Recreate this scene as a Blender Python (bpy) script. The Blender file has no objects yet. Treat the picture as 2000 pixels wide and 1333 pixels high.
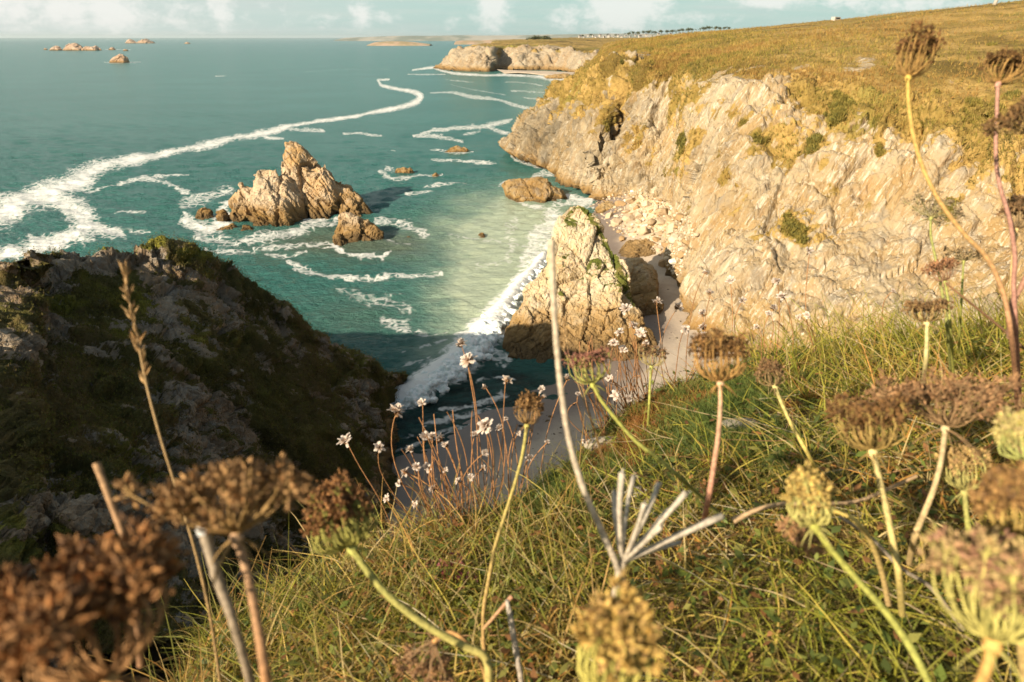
import bpy, bmesh, math, random
import numpy as np
from mathutils import Vector, Matrix
rad = math.radians
S = bpy.context.scene
COL = S.collection
# ---------------------------------------------------------------- camera
CAM = np.array((0.0, 0.0, 25.0)); PITCH = rad(24.0); FPX = 1333.3
cam_d = bpy.data.cameras.new('camera'); cam = bpy.data.objects.new('camera', cam_d); COL.objects.link(cam)
cam.location = CAM; cam.rotation_euler = (rad(90) - PITCH, 0, 0)
cam_d.lens = 24; cam_d.sensor_width = 36; cam_d.clip_start = 0.02; cam_d.clip_end = 160000
cam_d.dof.use_dof = True; cam_d.dof.focus_distance = 3.4; cam_d.dof.aperture_fstop = 8.3
S.camera = cam
# ---------------------------------------------------------------- light
SUN_EL = rad(24.5); SUN_H = np.array((-0.70, -0.714))            # towards the sun, on the ground plane
SUN_H = SUN_H / np.linalg.norm(SUN_H)
sd = bpy.data.lights.new('sun', 'SUN'); sun = bpy.data.objects.new('sun', sd); COL.objects.link(sun)
sd.energy = 4.9; sd.angle = rad(0.55); sd.color = (1.0, 0.865, 0.665)
tosun = Vector((SUN_H[0] * math.cos(SUN_EL), SUN_H[1] * math.cos(SUN_EL), math.sin(SUN_EL)))
sun.rotation_euler = (-tosun).to_track_quat('-Z', 'Y').to_euler()
sun.location = (-40, -40, 90)
S.view_settings.view_transform = 'Standard'; S.view_settings.look = 'None'
S.view_settings.exposure = 0.93; S.view_settings.gamma = 1.0
S.cycles.max_bounces = 6; S.cycles.diffuse_bounces = 2; S.cycles.glossy_bounces = 2
S.cycles.transparent_max_bounces = 6; S.cycles.transmission_bounces = 3
S.cycles.use_adaptive_sampling = True; S.cycles.caustics_reflective = False; S.cycles.caustics_refractive = False


class NT:
    """small helper for node trees"""
    def __init__(s, tree):
        s.t = tree; s.t.nodes.clear()
    def n(s, typ, ins=None, **props):
        nd = s.t.nodes.new(typ)
        for k, v in props.items(): setattr(nd, k, v)
        for k, v in (ins or {}).items(): s.put(nd.inputs[k], v)
        return nd
    def put(s, sock, v):
        if hasattr(v, 'is_output') or isinstance(v, bpy.types.NodeSocket): s.t.links.new(v, sock)
        elif isinstance(v, bpy.types.Node): s.t.links.new(v.outputs[0], sock)
        else:
            if hasattr(sock, 'default_value') and not isinstance(v, (int, float)) and sock.type == 'RGBA' and len(v) == 3: v = (*v, 1)
            sock.default_value = v
    def m(s, op, a, b=0.0, c=0.0, clamp=False):
        nd = s.t.nodes.new('ShaderNodeMath'); nd.operation = op; nd.use_clamp = clamp
        for i, v in enumerate((a, b, c)): s.put(nd.inputs[i], v)
        return nd.outputs[0]
    def ss(s, v, lo, hi):
        nd = s.t.nodes.new('ShaderNodeMapRange'); nd.interpolation_type = 'SMOOTHSTEP'
        s.put(nd.inputs[0], v); nd.inputs[1].default_value = lo; nd.inputs[2].default_value = hi
        return nd.outputs[0]
    def mix(s, f, a, b, typ='MIX'):
        nd = s.t.nodes.new('ShaderNodeMix'); nd.data_type = 'RGBA'; nd.blend_type = typ
        s.put(nd.inputs[0], f); s.put(nd.inputs[6], a); s.put(nd.inputs[7], b)
        return nd.outputs[2]
    def noise(s, vec, scale, detail=4, rough=0.55, dist=0.0):
        nd = s.n('ShaderNodeTexNoise', {'Vector': vec, 'Scale': scale, 'Detail': detail, 'Roughness': rough, 'Distortion': dist})
        return nd.outputs[0]
    def attr(s, name, out=2):
        return s.n('ShaderNodeAttribute', attribute_name=name).outputs[out]
    def geo(s): return s.n('ShaderNodeNewGeometry')
    def scale(s, vec, xyz):
        return s.n('ShaderNodeMapping', {'Vector': vec, 'Scale': xyz}).outputs[0]
    def bump(s, h, strength, dist=1.0):
        return s.n('ShaderNodeBump', {'Height': h, 'Strength': strength, 'Distance': dist}).outputs[0]
    def out(s, bsdf): s.n('ShaderNodeOutputMaterial', {'Surface': bsdf})
    def bsdf(s, color, rough=0.9, normal=None, spec=0.2, **kw):
        ins = {'Base Color': color, 'Roughness': rough, 'Specular IOR Level': spec}
        if normal is not None: ins['Normal'] = normal
        ins.update(kw)
        return s.n('ShaderNodeBsdfPrincipled', ins).outputs[0]


def ray(px, py):
    """direction through a pixel of the 2000 px wide photograph, 1 unit deep along the view axis"""
    u = (px - 1000.0) / FPX; v = (666.5 - py) / FPX; c, s_ = math.cos(PITCH), math.sin(PITCH)
    return np.array((u, c + v * s_, -s_ + v * c))
def W(px, py, t): return CAM + ray(px, py) * t
def WZ(px, py, z=0.0):
    d = ray(px, py); return CAM + d * ((z - CAM[2]) / d[2])
def pix(P):
    q = P - CAM; c, s_ = math.cos(PITCH), math.sin(PITCH)
    t = q[..., 1] * c - q[..., 2] * s_; v = q[..., 1] * s_ + q[..., 2] * c
    t = np.where(np.abs(t) < 1e-3, 1e-3, t)
    return 1000 + FPX * q[..., 0] / t, 666.5 - FPX * v / t, t

# ---------------------------------------------------------------- sky (world)
wd = bpy.data.worlds.new('World'); S.world = wd; wd.use_nodes = True
w = NT(wd.node_tree)
sky = w.n('ShaderNodeTexSky', sky_type='NISHITA', sun_disc=False, sun_elevation=SUN_EL, sun_rotation=math.atan2(SUN_H[0], SUN_H[1]),
          altitude=20, air_density=1.0, dust_density=1.2, ozone_density=1.6)
gen = w.n('ShaderNodeTexCoord').outputs['Generated']
sep = w.n('ShaderNodeSeparateXYZ', {0: gen})
yy = w.m('MAXIMUM', sep.outputs[1], 0.03)
az = w.m('DIVIDE', sep.outputs[0], yy); el = w.m('DIVIDE', sep.outputs[2], yy)
cvec = w.n('ShaderNodeCombineXYZ', {0: az, 1: w.m('MULTIPLY', el, 1.6), 2: 0.0})
n1 = w.noise(cvec, 42, 6, 0.62, 0.2); n2 = w.noise(cvec, 120, 5, 0.6); n3 = w.noise(w.scale(cvec, (1, 4, 1)), 7.0, 4, 0.55)
puff = None
# centre px, centre py, half width px, half height px, strength
for (px, py, a, b, st) in ((20, -10, 75, 55, .75), (130, 8, 60, 46, .75), (215, 14, 60, 52, .8), (330, 30, 120, 40, .35), (432, 18, 24, 38, .7), (640, 40, 120, 18, .25),
                           (706, 28, 24, 26, .62), (745, 34, 34, 14, .4), (962, 12, 28, 40, .85), (985, 34, 26, 16, .35), (880, 42, 18, 22, .3),
                           (1104, 36, 28, 22, .55), (1215, 18, 66, 36, 1.0), (1255, 4, 50, 30, .85), (1170, 34, 44, 14, .5), (1345, 34, 60, 16, .3),
                           (1510, 2, 70, 12, .8), (1660, 0, 50, 14, .7), (1780, 8, 120, 16, .6), (1330, -90, 220, 60, .7), (600, -110, 260, 70, .6), (1900, -60, 140, 40, .6)):
    d = ray(px, py); ca, ce = d[0] / d[1], d[2] / d[1]
    ka, ke = FPX * .95 / a, FPX * 1.0 / b
    dx = w.m('MULTIPLY', w.m('SUBTRACT', az, ca), ka); dy = w.m('MULTIPLY', w.m('SUBTRACT', el, ce), ke)
    r2 = w.m('ADD', w.m('MULTIPLY', dx, dx), w.m('MULTIPLY', dy, dy))
    g = w.m('MULTIPLY', w.m('POWER', 2.718, w.m('MULTIPLY', r2, -0.9)), st)
    puff = g if puff is None else w.m('MAXIMUM', puff, g)
pm = w.m('MULTIPLY_ADD', n1, 1.25, w.m('ADD', puff, -0.62)); pm = w.m('MULTIPLY_ADD', n2, 0.45, w.m('SUBTRACT', pm, 0.22))
cm = w.ss(pm, 0.12, 0.75)
streak = w.noise(w.scale(cvec, (3.0, 34.0, 1.0)), 1.6, 4, 0.55)
veil = w.m('MULTIPLY', w.ss(streak, 0.38, 0.75), 0.30)
low = w.ss(el, 0.30, 0.06)
tint = w.mix(w.m('MULTIPLY', low, 0.8), w.mix(1.0, sky, (0.86, 1.02, 0.95), 'MULTIPLY'), (5.0, 7.0, 6.65))
# paler towards the left of the view where the cloud bank lies, slate-grey bars of far cloud
leftc = w.m('MULTIPLY', w.ss(w.m('MULTIPLY', az, -1.0), -0.05, 0.75), 0.75)
c1 = w.mix(veil, tint, (7.6, 7.5, 6.9))
c1 = w.mix(leftc, c1, (7.2, 7.5, 7.1))
c1 = w.mix(w.m('MULTIPLY', w.ss(n3, 0.5, 0.75), 0.22), c1, (5.8, 6.15, 6.1))
c2 = w.mix(w.m('MULTIPLY', cm, 0.66), c1, (9.8, 9.5, 9.0))
w.n('ShaderNodeOutputWorld', {'Surface': w.n('ShaderNodeBackground', {'Color': c2, 'Strength': 0.055})})

# ---------------------------------------------------------------- numpy noise
def _h(ix, iy, iz, seed):
    with np.errstate(over='ignore'):
        h = (ix.astype(np.uint32) * np.uint32(374761393) + iy.astype(np.uint32) * np.uint32(668265263)
             + iz.astype(np.uint32) * np.uint32(2147483647 - 58) + np.uint32((seed * 974711 + 12345) & 0xffffffff))
        h = (h ^ (h >> np.uint32(13))) * np.uint32(1274126177)
        h = (h ^ (h >> np.uint32(16))) * np.uint32(2246822519)
        h ^= h >> np.uint32(13)
    return h
def hf(ix, iy, iz, seed): return _h(ix, iy, iz, seed).astype(np.float32) * np.float32(1.0 / 4294967296.0)
def vnoise(P, seed=0):
    """gradient noise, about -1..1"""
    P = np.asarray(P, dtype=np.float32); f = np.floor(P); i = f.astype(np.int64); r = P - f
    u = r * r * r * (r * (r * 6 - 15) + 10)
    def g(a, b, c):
        h = _h(i[:, 0] + a, i[:, 1] + b, i[:, 2] + c, seed)
        gx = ((h & np.uint32(1023)).astype(np.float32) / 511.5 - 1); gy = (((h >> np.uint32(10)) & np.uint32(1023)).astype(np.float32) / 511.5 - 1)
        gz = (((h >> np.uint32(20)) & np.uint32(1023)).astype(np.float32) / 511.5 - 1)
        return gx * (r[:, 0] - a) + gy * (r[:, 1] - b) + gz * (r[:, 2] - c)
    x00 = g(0, 0, 0) * (1 - u[:, 0]) + g(1, 0, 0) * u[:, 0]; x10 = g(0, 1, 0) * (1 - u[:, 0]) + g(1, 1, 0) * u[:, 0]
    x01 = g(0, 0, 1) * (1 - u[:, 0]) + g(1, 0, 1) * u[:, 0]; x11 = g(0, 1, 1) * (1 - u[:, 0]) + g(1, 1, 1) * u[:, 0]
    a = x00 * (1 - u[:, 1]) + x10 * u[:, 1]; b = x01 * (1 - u[:, 1]) + x11 * u[:, 1]
    return (a * (1 - u[:, 2]) + b * u[:, 2]) * 1.15
def fbm(P, octv=4, seed=0, gain=0.5, lac=2.03):
    s_, a, f = 0, 1.0, 1.0
    for k in range(octv):
        s_ = s_ + a * vnoise(P * f + 17.3 * k, seed + k); a *= gain; f *= lac
    return s_
def ridged(P, octv=4, seed=0, gain=0.5):
    s_, a, f = 0, 1.0, 1.0
    for k in range(octv):
        s_ = s_ + a * (1 - 2 * np.abs(vnoise(P * f + 9.1 * k, seed + k))); a *= gain; f *= 2.1
    return s_
def facets(P, seed=0):
    """angular blocks: every cell of a random packing gets a tilted flat face; returns height and distance to the joint"""
    P = np.asarray(P, dtype=np.float32); i = np.floor(P).astype(np.int64); n = len(P)
    f1 = np.full(n, 9, np.float32); f2 = np.full(n, 9, np.float32); val = np.zeros(n, np.float32)
    for a in (-1, 0, 1):
        for b in (-1, 0, 1):
            for c in (-1, 0, 1):
                jx, jy, jz = i[:, 0] + a, i[:, 1] + b, i[:, 2] + c
                h = _h(jx, jy, jz, seed)
                cx = jx + (h & np.uint32(1023)).astype(np.float32) / 1023; cy = jy + ((h >> np.uint32(10)) & np.uint32(1023)).astype(np.float32) / 1023
                cz = jz + ((h >> np.uint32(20)) & np.uint32(1023)).astype(np.float32) / 1023
                dx, dy, dz = P[:, 0] - cx, P[:, 1] - cy, P[:, 2] - cz
                d = dx * dx + dy * dy + dz * dz
                h2 = _h(jx, jy, jz, seed + 77)
                nx = (h2 & np.uint32(255)).astype(np.float32) / 127.5 - 1; ny = ((h2 >> np.uint32(8)) & np.uint32(255)).astype(np.float32) / 127.5 - 1
                nz = ((h2 >> np.uint32(16)) & np.uint32(255)).astype(np.float32) / 127.5 - 1; off = ((h2 >> np.uint32(24)) & np.uint32(255)).astype(np.float32) / 127.5 - 1
                v = dx * nx + dy * ny + dz * nz + 0.55 * off
                near = d < f1
                f2 = np.where(near, f1, np.minimum(f2, d)); f1 = np.where(near, d, f1); val = np.where(near, v, val)
    return val, np.sqrt(f2) - np.sqrt(f1)
def sstep(x, a, b):
    t = np.clip((x - a) / (b - a), 0, 1); return t * t * (3 - 2 * t)

# ---------------------------------------------------------------- object helpers
def tag(o, label=None, cat=None, group=None, kind=None):
    if label: o['label'] = label
    if cat: o['category'] = cat
    if group: o['group'] = group
    if kind: o['kind'] = kind
    return o
def link(name, me, mat=None, parent=None):
    o = bpy.data.objects.new(name, me); COL.objects.link(o)
    if mat is not None: me.materials.clear(); me.materials.append(mat)
    if parent is not None: o.parent = parent
    return o
def np_mesh(name, V, F, smooth=True, **attrs):
    """mesh from arrays; F is (n,3) or (n,4); attrs are float point attributes, (n,3) ones become colours"""
    V = np.asarray(V, np.float32); F = np.asarray(F, np.int32); me = bpy.data.meshes.new(name); k = F.shape[1]
    me.vertices.add(len(V)); me.vertices.foreach_set('co', V.ravel())
    me.loops.add(F.size); me.loops.foreach_set('vertex_index', F.ravel())
    me.polygons.add(len(F)); me.polygons.foreach_set('loop_start', np.arange(0, F.size, k, dtype=np.int32))
    me.polygons.foreach_set('loop_total', np.full(len(F), k, np.int32))
    me.polygons.foreach_set('use_smooth', np.full(len(F), smooth, bool))
    for a, v in attrs.items(): put_attr(me, a, v)
    me.update(calc_edges=True)
    return me
def put_attr(me, a, v):
    v = np.asarray(v, np.float32)
    if v.ndim == 2:
        at = me.attributes.new(a, 'FLOAT_COLOR', 'POINT'); at.data.foreach_set('color', np.concatenate([v, np.ones((len(v), 1), np.float32)], 1).ravel())
    else:
        at = me.attributes.new(a, 'FLOAT', 'POINT'); at.data.foreach_set('value', v)
def gridF(nr, nc):
    i = np.arange(nr * nc).reshape(nr, nc)
    return np.stack([i[:-1, :-1], i[:-1, 1:], i[1:, 1:], i[1:, :-1]], -1).reshape(-1, 4)
def catmull(C, counts):
    """resample C along axis 0 through its control rows"""
    n = len(C); out = []
    for k in range(n - 1):
        p0, p1, p2, p3 = C[max(k - 1, 0)], C[k], C[k + 1], C[min(k + 2, n - 1)]
        m = counts[k] if hasattr(counts, '__len__') else counts
        for t in np.arange(m) / m:
            out.append(0.5 * (2 * p1 + (p2 - p0) * t + (2 * p0 - 5 * p1 + 4 * p2 - p3) * t * t + (3 * p1 - p0 - 3 * p2 + p3) * t ** 3))
    out.append(C[-1]); return np.array(out)
def loft(ctrl, nS, nK):
    C = np.array(ctrl, float)                       # station, row, xyz
    A = catmull(C, nS); B = catmull(np.swapaxes(A, 0, 1), nK)
    return np.swapaxes(B, 0, 1)                     # dense station, dense row, xyz
def normals(G):
    a = np.gradient(G, axis=0); b = np.gradient(G, axis=1); n = np.cross(a, b)
    return n / np.maximum(np.linalg.norm(n, axis=-1, keepdims=True), 1e-9)
def polyline_px(pts, n=14):
    return catmull(np.array(pts, float), n)
def dist_poly(X, Y, P):
    """distance to a polyline with per-vertex width (third column): returns min of distance/width"""
    best = np.full(X.shape, 1e9)
    for a, b in zip(P[:-1], P[1:]):
        dx, dy = b[0] - a[0], b[1] - a[1]; L = dx * dx + dy * dy + 1e-9
        t = np.clip(((X - a[0]) * dx + (Y - a[1]) * dy) / L, 0, 1)
        d = np.hypot(X - a[0] - t * dx, Y - a[1] - t * dy) / (a[2] + t * (b[2] - a[2]))
        np.minimum(best, d, out=best)
    return best
def inside_poly(X, Y, P):
    r = np.zeros(X.shape, bool); n = len(P)
    for i in range(n):
        (x1, y1), (x2, y2) = P[i], P[(i + 1) % n]
        if y1 == y2: continue
        c = ((y1 > Y) != (y2 > Y)) & (X < (x2 - x1) * (Y - y1) / (y2 - y1) + x1); r ^= c
    return r

# ---------------------------------------------------------------- materials
def new_mat(name):
    m = bpy.data.materials.new(name); m.use_nodes = True
    return m, NT(m.node_tree)
def rock_material(name, pale=(.37, .295, .19), ochre=(.32, .215, .095), grey=(.25, .21, .155), dark=(.10, .066, .032), veg1=(.25, .17, .045), veg2=(.15, .15, .03),
                  veg3=(.40, .26, .085), wet_to=2.6, bump=0.5, white=0.5, s=1.0):
    m, t = new_mat(name); g = t.geo(); P = g.outputs['Position']; sz = t.n('ShaderNodeSeparateXYZ', {0: P}).outputs[2]
    big = t.noise(P, 0.14 * s, 4); mid = t.noise(t.scale(P, (1, 1, .45)), 0.55 * s, 5, .6); fine = t.noise(P, 3.2 * s, 5, .65)
    dp = t.n('ShaderNodeVectorMath', {0: P, 1: (-.52, -.26, -.81)}, operation='DOT_PRODUCT').outputs['Value']
    Q = t.n('ShaderNodeVectorMath', {0: P, 1: t.n('ShaderNodeVectorMath', {0: (-.52, -.26, -.81), 'Scale': t.m('MULTIPLY', dp, .90)}, operation='SCALE').outputs[0]}, operation='SUBTRACT').outputs[0]
    strk = t.noise(Q, 1.3 * s, 4, .6, .3)
    c = t.mix(t.ss(big, .36, .66), pale, ochre)
    c = t.mix(t.m('MULTIPLY', t.ss(mid, .48, .68), .8), c, grey)
    c = t.mix(t.m('MULTIPLY', t.ss(strk, .54, .72), white), c, (.58, .50, .385))
    c = t.mix(t.m('MULTIPLY', t.ss(strk, .46, .30), .35), c, (.36, .19, .07))
    fs = t.noise(Q, 4.2 * s, 5, .68, .3); lime = t.noise(P, .28 * s, 4, .6)
    c = t.mix(t.m('MULTIPLY', t.m('MULTIPLY', t.ss(fs, .50, .68), t.ss(lime, .36, .56)), white), c, (.64, .565, .445))
    c = t.mix(t.m('MULTIPLY', t.ss(fs, .46, .32), .45), c, (.33, .20, .09))
    c = t.mix(t.m('MULTIPLY', t.ss(fine, .5, .75), .35), c, (.33, .23, .12))
    wp = t.n('ShaderNodeVectorMath', {0: P, 1: t.n('ShaderNodeVectorMath', {0: t.n('ShaderNodeTexNoise', {'Vector': P, 'Scale': .5 * s, 'Detail': 4}).outputs[1], 'Scale': 1.6 / s}, operation='SCALE').outputs[0]}, operation='ADD').outputs[0]
    ck = t.n('ShaderNodeTexVoronoi', {'Vector': t.scale(wp, (1, 1, .32)), 'Scale': .42 * s}, feature='DISTANCE_TO_EDGE').outputs[0]
    ck2 = t.n('ShaderNodeTexVoronoi', {'Vector': t.scale(wp, (1, 1, .6)), 'Scale': 1.25 * s}, feature='DISTANCE_TO_EDGE').outputs[0]
    c = t.mix(t.m('MULTIPLY', t.m('MULTIPLY', t.ss(ck, .022, .0), t.ss(mid, .42, .62)), .6), c, (.14, .09, .045)); c = t.mix(t.m('MULTIPLY', t.attr('lichen'), t.m('MULTIPLY_ADD', t.ss(mid, .36, .6), .45, .55)), c, (.115, .092, .060))
    wl = t.m('ADD', sz, t.m('MULTIPLY', t.m('SUBTRACT', mid, .5), 3.2))
    c = t.mix(t.m('MULTIPLY', t.ss(wl, wet_to, wet_to * .35), .85), c, (.25, .145, .045))
    c = t.mix(t.m('MULTIPLY', t.ss(wl, wet_to * .45, .15), .9), c, dark)
    a = t.attr('veg'); vn = t.noise(P, 1.3 * s, 5, .65); vn2 = t.noise(P, .16 * s, 4, .6); vn3 = t.noise(P, 6 * s, 3, .6)
    av = t.m('ADD', a, t.m('MULTIPLY', t.m('SUBTRACT', vn, .5), .9))
    vm = t.ss(av, .44, .58)
    vc = t.mix(t.ss(t.m('ADD', vn2, t.m('MULTIPLY', t.m('SUBTRACT', vn, .5), .5)), .38, .62), veg1, veg3)
    vc = t.mix(t.m('MULTIPLY', t.ss(t.attr('green'), .35, .75), .9), vc, veg2)
    vn4 = t.noise(t.scale(P, (.6, 1, 1)), .07 * s, 5, .62)
    vc = t.mix(t.m('MULTIPLY', t.ss(vn4, .52, .62), .9), vc, tuple(x * .55 for x in veg1)); vc = t.mix(t.m('MULTIPLY', t.ss(vn4, .44, .34), .6), vc, tuple(x * 1.15 for x in veg2))
    vc = t.mix(t.m('MULTIPLY', t.ss(vn3, .5, .75), .4), vc, tuple(x * .35 for x in veg1))
    c = t.mix(vm, c, vc)
    h = t.m('ADD', t.m('MULTIPLY', fine, .5), t.m('MULTIPLY', t.n('ShaderNodeTexVoronoi', {'Vector': t.scale(P, (1, 1, .6)), 'Scale': 1.6 * s}, feature='DISTANCE_TO_EDGE').outputs[0], .35))
    h = t.m('ADD', h, t.m('ADD', t.m('MULTIPLY', t.m('MULTIPLY', t.ss(ck, .0, .06), .6), t.ss(mid, .40, .62)), t.m('ADD', t.m('MULTIPLY', t.m('MULTIPLY', t.ss(ck2, 0, .06), .25), t.ss(lime, .40, .6)), t.m('MULTIPLY', fs, .55))))
    h = t.m('ADD', h, t.m('MULTIPLY', vm, t.m('MULTIPLY', vn3, .6)))
    t.out(t.bsdf(c, .92, t.bump(h, bump, .5 / s), .15))
    return m

# ---------------------------------------------------------------- sea
def build_sea():
    pys = np.concatenate([np.arange(73.55, 76, .35), np.arange(76, 120, 1.0), np.arange(120, 420, 1.7), np.arange(420, 1000, 1.6), np.arange(1000, 1200, 8)])
    d = np.array([ray(1000, p) for p in pys]); r = 25.0 * d[:, 1] / -d[:, 2]
    r = np.concatenate([[26000.0, 18000.0], r[r < 17000]]); r = np.unique(r)[::-1]
    th = np.tan(np.concatenate([np.linspace(-1.25, -.73, 60), np.linspace(-.72, .36, 900), np.linspace(.37, 1.2, 50)]) * .85) / np.tan(.85) * 1.0
    th = np.concatenate([np.linspace(-2.2, -.80, 50), np.linspace(-.795, .42, 980), np.linspace(.43, 2.2, 50)])
    Y = np.repeat(r[:, None], len(th), 1); X = Y * th[None, :]
    # beyond the frame the sheet fans out instead of stretching
    Z = np.zeros_like(X); shp = X.shape
    P0 = np.stack([X, Y, Z], -1).reshape(-1, 3); px, py, t = pix(P0)
    x, y = P0[:, 0], P0[:, 1]
    rng = np.random.default_rng(3); sp = np.maximum(np.gradient(r)[:, None].__abs__() * np.ones(shp), Y * .00125).ravel() if False else np.repeat(np.abs(np.gradient(r)), len(th))
    z = np.zeros(len(x)); sh_n = fbm(np.stack([x * .012, y * .012, 0 * x], 1), 3, 5)
    gust = .75 + .45 * sh_n
    for k in range(64):
        lam = 0.6 * (9 / 0.6) ** (rng.random()); a = rad(280 + rng.normal() * 24)
        kx, ky = math.cos(a) * 2 * math.pi / lam, math.sin(a) * 2 * math.pi / lam
        amp = .0135 * lam ** .58 * (0.5 + rng.random())
        fade = np.clip(lam / (2.2 * sp) - .5, 0, 1)
        if fade.max() > 0: z += amp * fade * np.sin(kx * x + ky * y + rng.random() * 6.3 + 1.2 * sh_n)
    z *= gust * (1 - .45 * np.exp(-(((px - 985) / 120) ** 2 + ((py - 510) / 110) ** 2)))
    # ---- foam, traced where it lies on the water
    F = np.zeros(len(x)); dens = np.zeros(len(x))
    nz = fbm(np.stack([px * .016, py * .040, 0 * px], 1), 5, 21, .58); nz2 = fbm(np.stack([px * .05, py * .13, 0 * px], 1), 4, 31, .6); nz3 = fbm(np.stack([px * .12, py * .34, 0 * px], 1), 3, 33, .65)
    wx = px + 9 * fbm(np.stack([px * .012, py * .03, 0 * px + 4], 1), 3, 41) * np.clip((py - 60) / 200, .1, 1.5)
    wy = py + 6 * fbm(np.stack([px * .012, py * .03, 0 * px + 9], 1), 3, 51) * np.clip((py - 60) / 200, .1, 1.5)
    vis = (t > 1) & (px > -400) & (px < 2300)
    def streak(pts, solid=1.0, n=8, rough=.55):
        Pq = polyline_px(pts, n); b = Pq[:, 2].max() * 3 + 20
        m = vis & (px > Pq[:, 0].min() - b) & (px < Pq[:, 0].max() + b) & (py > Pq[:, 1].min() - b) & (py < Pq[:, 1].max() + b)
        if not m.any(): return
        d = dist_poly(wx[m], wy[m], Pq) * 1.12 + rough * nz[m] + .8 * rough * nz2[m] + .55 * rough * nz3[m]
        F[m] = np.maximum(F[m], solid * np.clip((1.62 - d) / 1.35, 0, 1.0) * (.86 + .14 * nz2[m]))
    S_ = streak
    S_([(742, 162, 3), (738, 157, 3), (760, 156, 2.5)], .95)
    S_([(738, 158, 3.5), (745, 167, 4), (775, 174, 4), (808, 180, 5), (823, 188, 6), (812, 201, 6.5), (770, 213, 6), (710, 224, 5), (650, 234, 4.5), (590, 245, 5), (545, 252, 6), (500, 263, 10.5), (440, 277, 9.5),
        (380, 288, 9), (310, 301, 10), (240, 316, 14), (190, 330, 19), (160, 350, 26), (110, 372, 31), (55, 392, 31), (0, 416, 33), (-80, 450, 30), (-200, 500, 30)], 1.0, rough=.42)
    S_([(500, 262, 4), (530, 268, 4), (552, 267, 2)], .9)
    S_([(110, 385, 28), (140, 405, 30), (165, 430, 27), (200, 447, 20), (240, 455, 10)], .95)
    S_([(190, 440, 17), (140, 460, 17), (80, 478, 18), (20, 496, 17), (-60, 525, 18), (-160, 560, 18)], 1.0)
    S_([(165, 470, 10), (230, 452, 8), (290, 455, 6)], .62)
    for q in ([(168, 378, 3), (225, 362, 4), (285, 346, 5), (365, 345, 2)], [(290, 348, 4), (330, 362, 5), (372, 378, 5)], [(225, 420, 3), (260, 414, 4), (275, 412, 2)],
              [(566, 253, 3), (600, 257, 5), (635, 258, 3)], [(668, 263, 2.5), (705, 261, 4), (745, 264, 2.5)]): S_(q, .8)
    # wash round the sea stack
    S_([(360, 400, 14), (400, 385, 14), (450, 372, 10)], .72); S_([(370, 430, 18), (400, 445, 18), (440, 440, 14)], .95); S_([(385, 462, 12), (450, 470, 14), (530, 462, 12), (610, 445, 12), (660, 430, 10)], .80)
    S_([(400, 490, 8), (470, 492, 9), (560, 480, 9), (640, 478, 8)], .62); S_([(460, 425, 8), (430, 410, 12), (455, 390, 8)], .9); S_([(590, 436, 8), (640, 428, 8)], .9)
    S_([(650, 480, 7), (690, 497, 6), (745, 503, 6), (760, 490, 6)], .85); S_([(735, 432, 10), (790, 440, 12), (830, 458, 10)], .7); S_([(760, 470, 8), (800, 480, 8)], .55)
    S_([(525, 497, 4), (562, 500, 5), (600, 494, 4)], .75); S_([(562, 512, 7), (590, 528, 9), (640, 542, 6), (700, 543, 5), (770, 539, 6), (858, 535, 4)], .85)
    S_([(690, 575, 14), (760, 590, 20), (800, 600, 14)], .52); S_([(745, 625, 14), (790, 640, 14), (830, 650, 8)], .58); S_([(650, 560, 8), (720, 600, 10)], .45); S_([(830, 655, 3), (880, 645, 2)], .6)
    S_([(880, 460, 8), (960, 470, 8), (1010, 480, 8)], .48); S_([(930, 520, 10), (990, 500, 12)], .45)
    # streaks towards the bay
    S_([(812, 265, 3), (850, 255, 4), (900, 248, 5), (955, 246, 6), (985, 238, 5), (1000, 232, 2)], .85); S_([(816, 266, 3), (870, 268, 5), (905, 276, 3)], .8); S_([(905, 262, 4), (935, 258, 4)], .6)
    S_([(950, 246, 6), (968, 256, 6), (1000, 263, 3), (1030, 262, 2)], .85)
    S_([(840, 182, 2), (880, 180, 3), (915, 188, 5), (955, 194, 4), (985, 199, 4), (1010, 207, 4), (1035, 213, 4), (1045, 219, 3)], .75); S_([(1000, 178, 2), (1035, 180, 3), (1060, 182, 2)], .6)
    S_([(870, 156, 1.5), (905, 160, 2.5), (930, 162, 1.5)], .55); S_([(985, 160, 2), (1030, 163, 2.5), (1060, 168, 2)], .6); S_([(1020, 190, 2), (1070, 195, 3), (1085, 199, 3)], .6); S_([(880, 165, 1.5), (930, 176, 2), (990, 186, 2)], .5)
    S_([(805, 138, 2), (845, 133, 3), (875, 142, 3), (930, 147, 3), (985, 146, 3), (1050, 150, 5), (1095, 156, 6), (1115, 165, 6), (1105, 178, 6), (1085, 195, 5), (1072, 208, 4)], .95)
    S_([(795, 146, 1.5), (840, 147, 2), (870, 146, 2)], .7); S_([(690, 137, 1), (760, 135, 1)], .5); S_([(590, 141, 1), (655, 137, 1), (740, 134, .8)], .45); S_([(422, 149, 1), (442, 148, 1)], .7)
    S_([(840, 309, 2), (880, 315, 3), (915, 320, 4), (970, 319, 2)], .8); S_([(842, 292, 2), (870, 297, 4), (900, 300, 3), (925, 297, 2)], .7)
    S_([(745, 335, 5), (770, 345, 4), (810, 345, 3), (860, 342, 2)], .75); S_([(752, 330, 6), (765, 332, 5)], .7); S_([(830, 366, 3), (870, 360, 4), (912, 357, 2)], .7); S_([(790, 380, 3), (815, 375, 6), (845, 377, 3)], .8); S_([(715, 360, 6), (740, 370, 5)], .4)
    S_([(985, 382, 3), (1040, 402, 4), (1090, 404, 4), (1120, 395, 5)], .8); S_([(990, 352, 5), (975, 362, 4)], .7)
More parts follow.
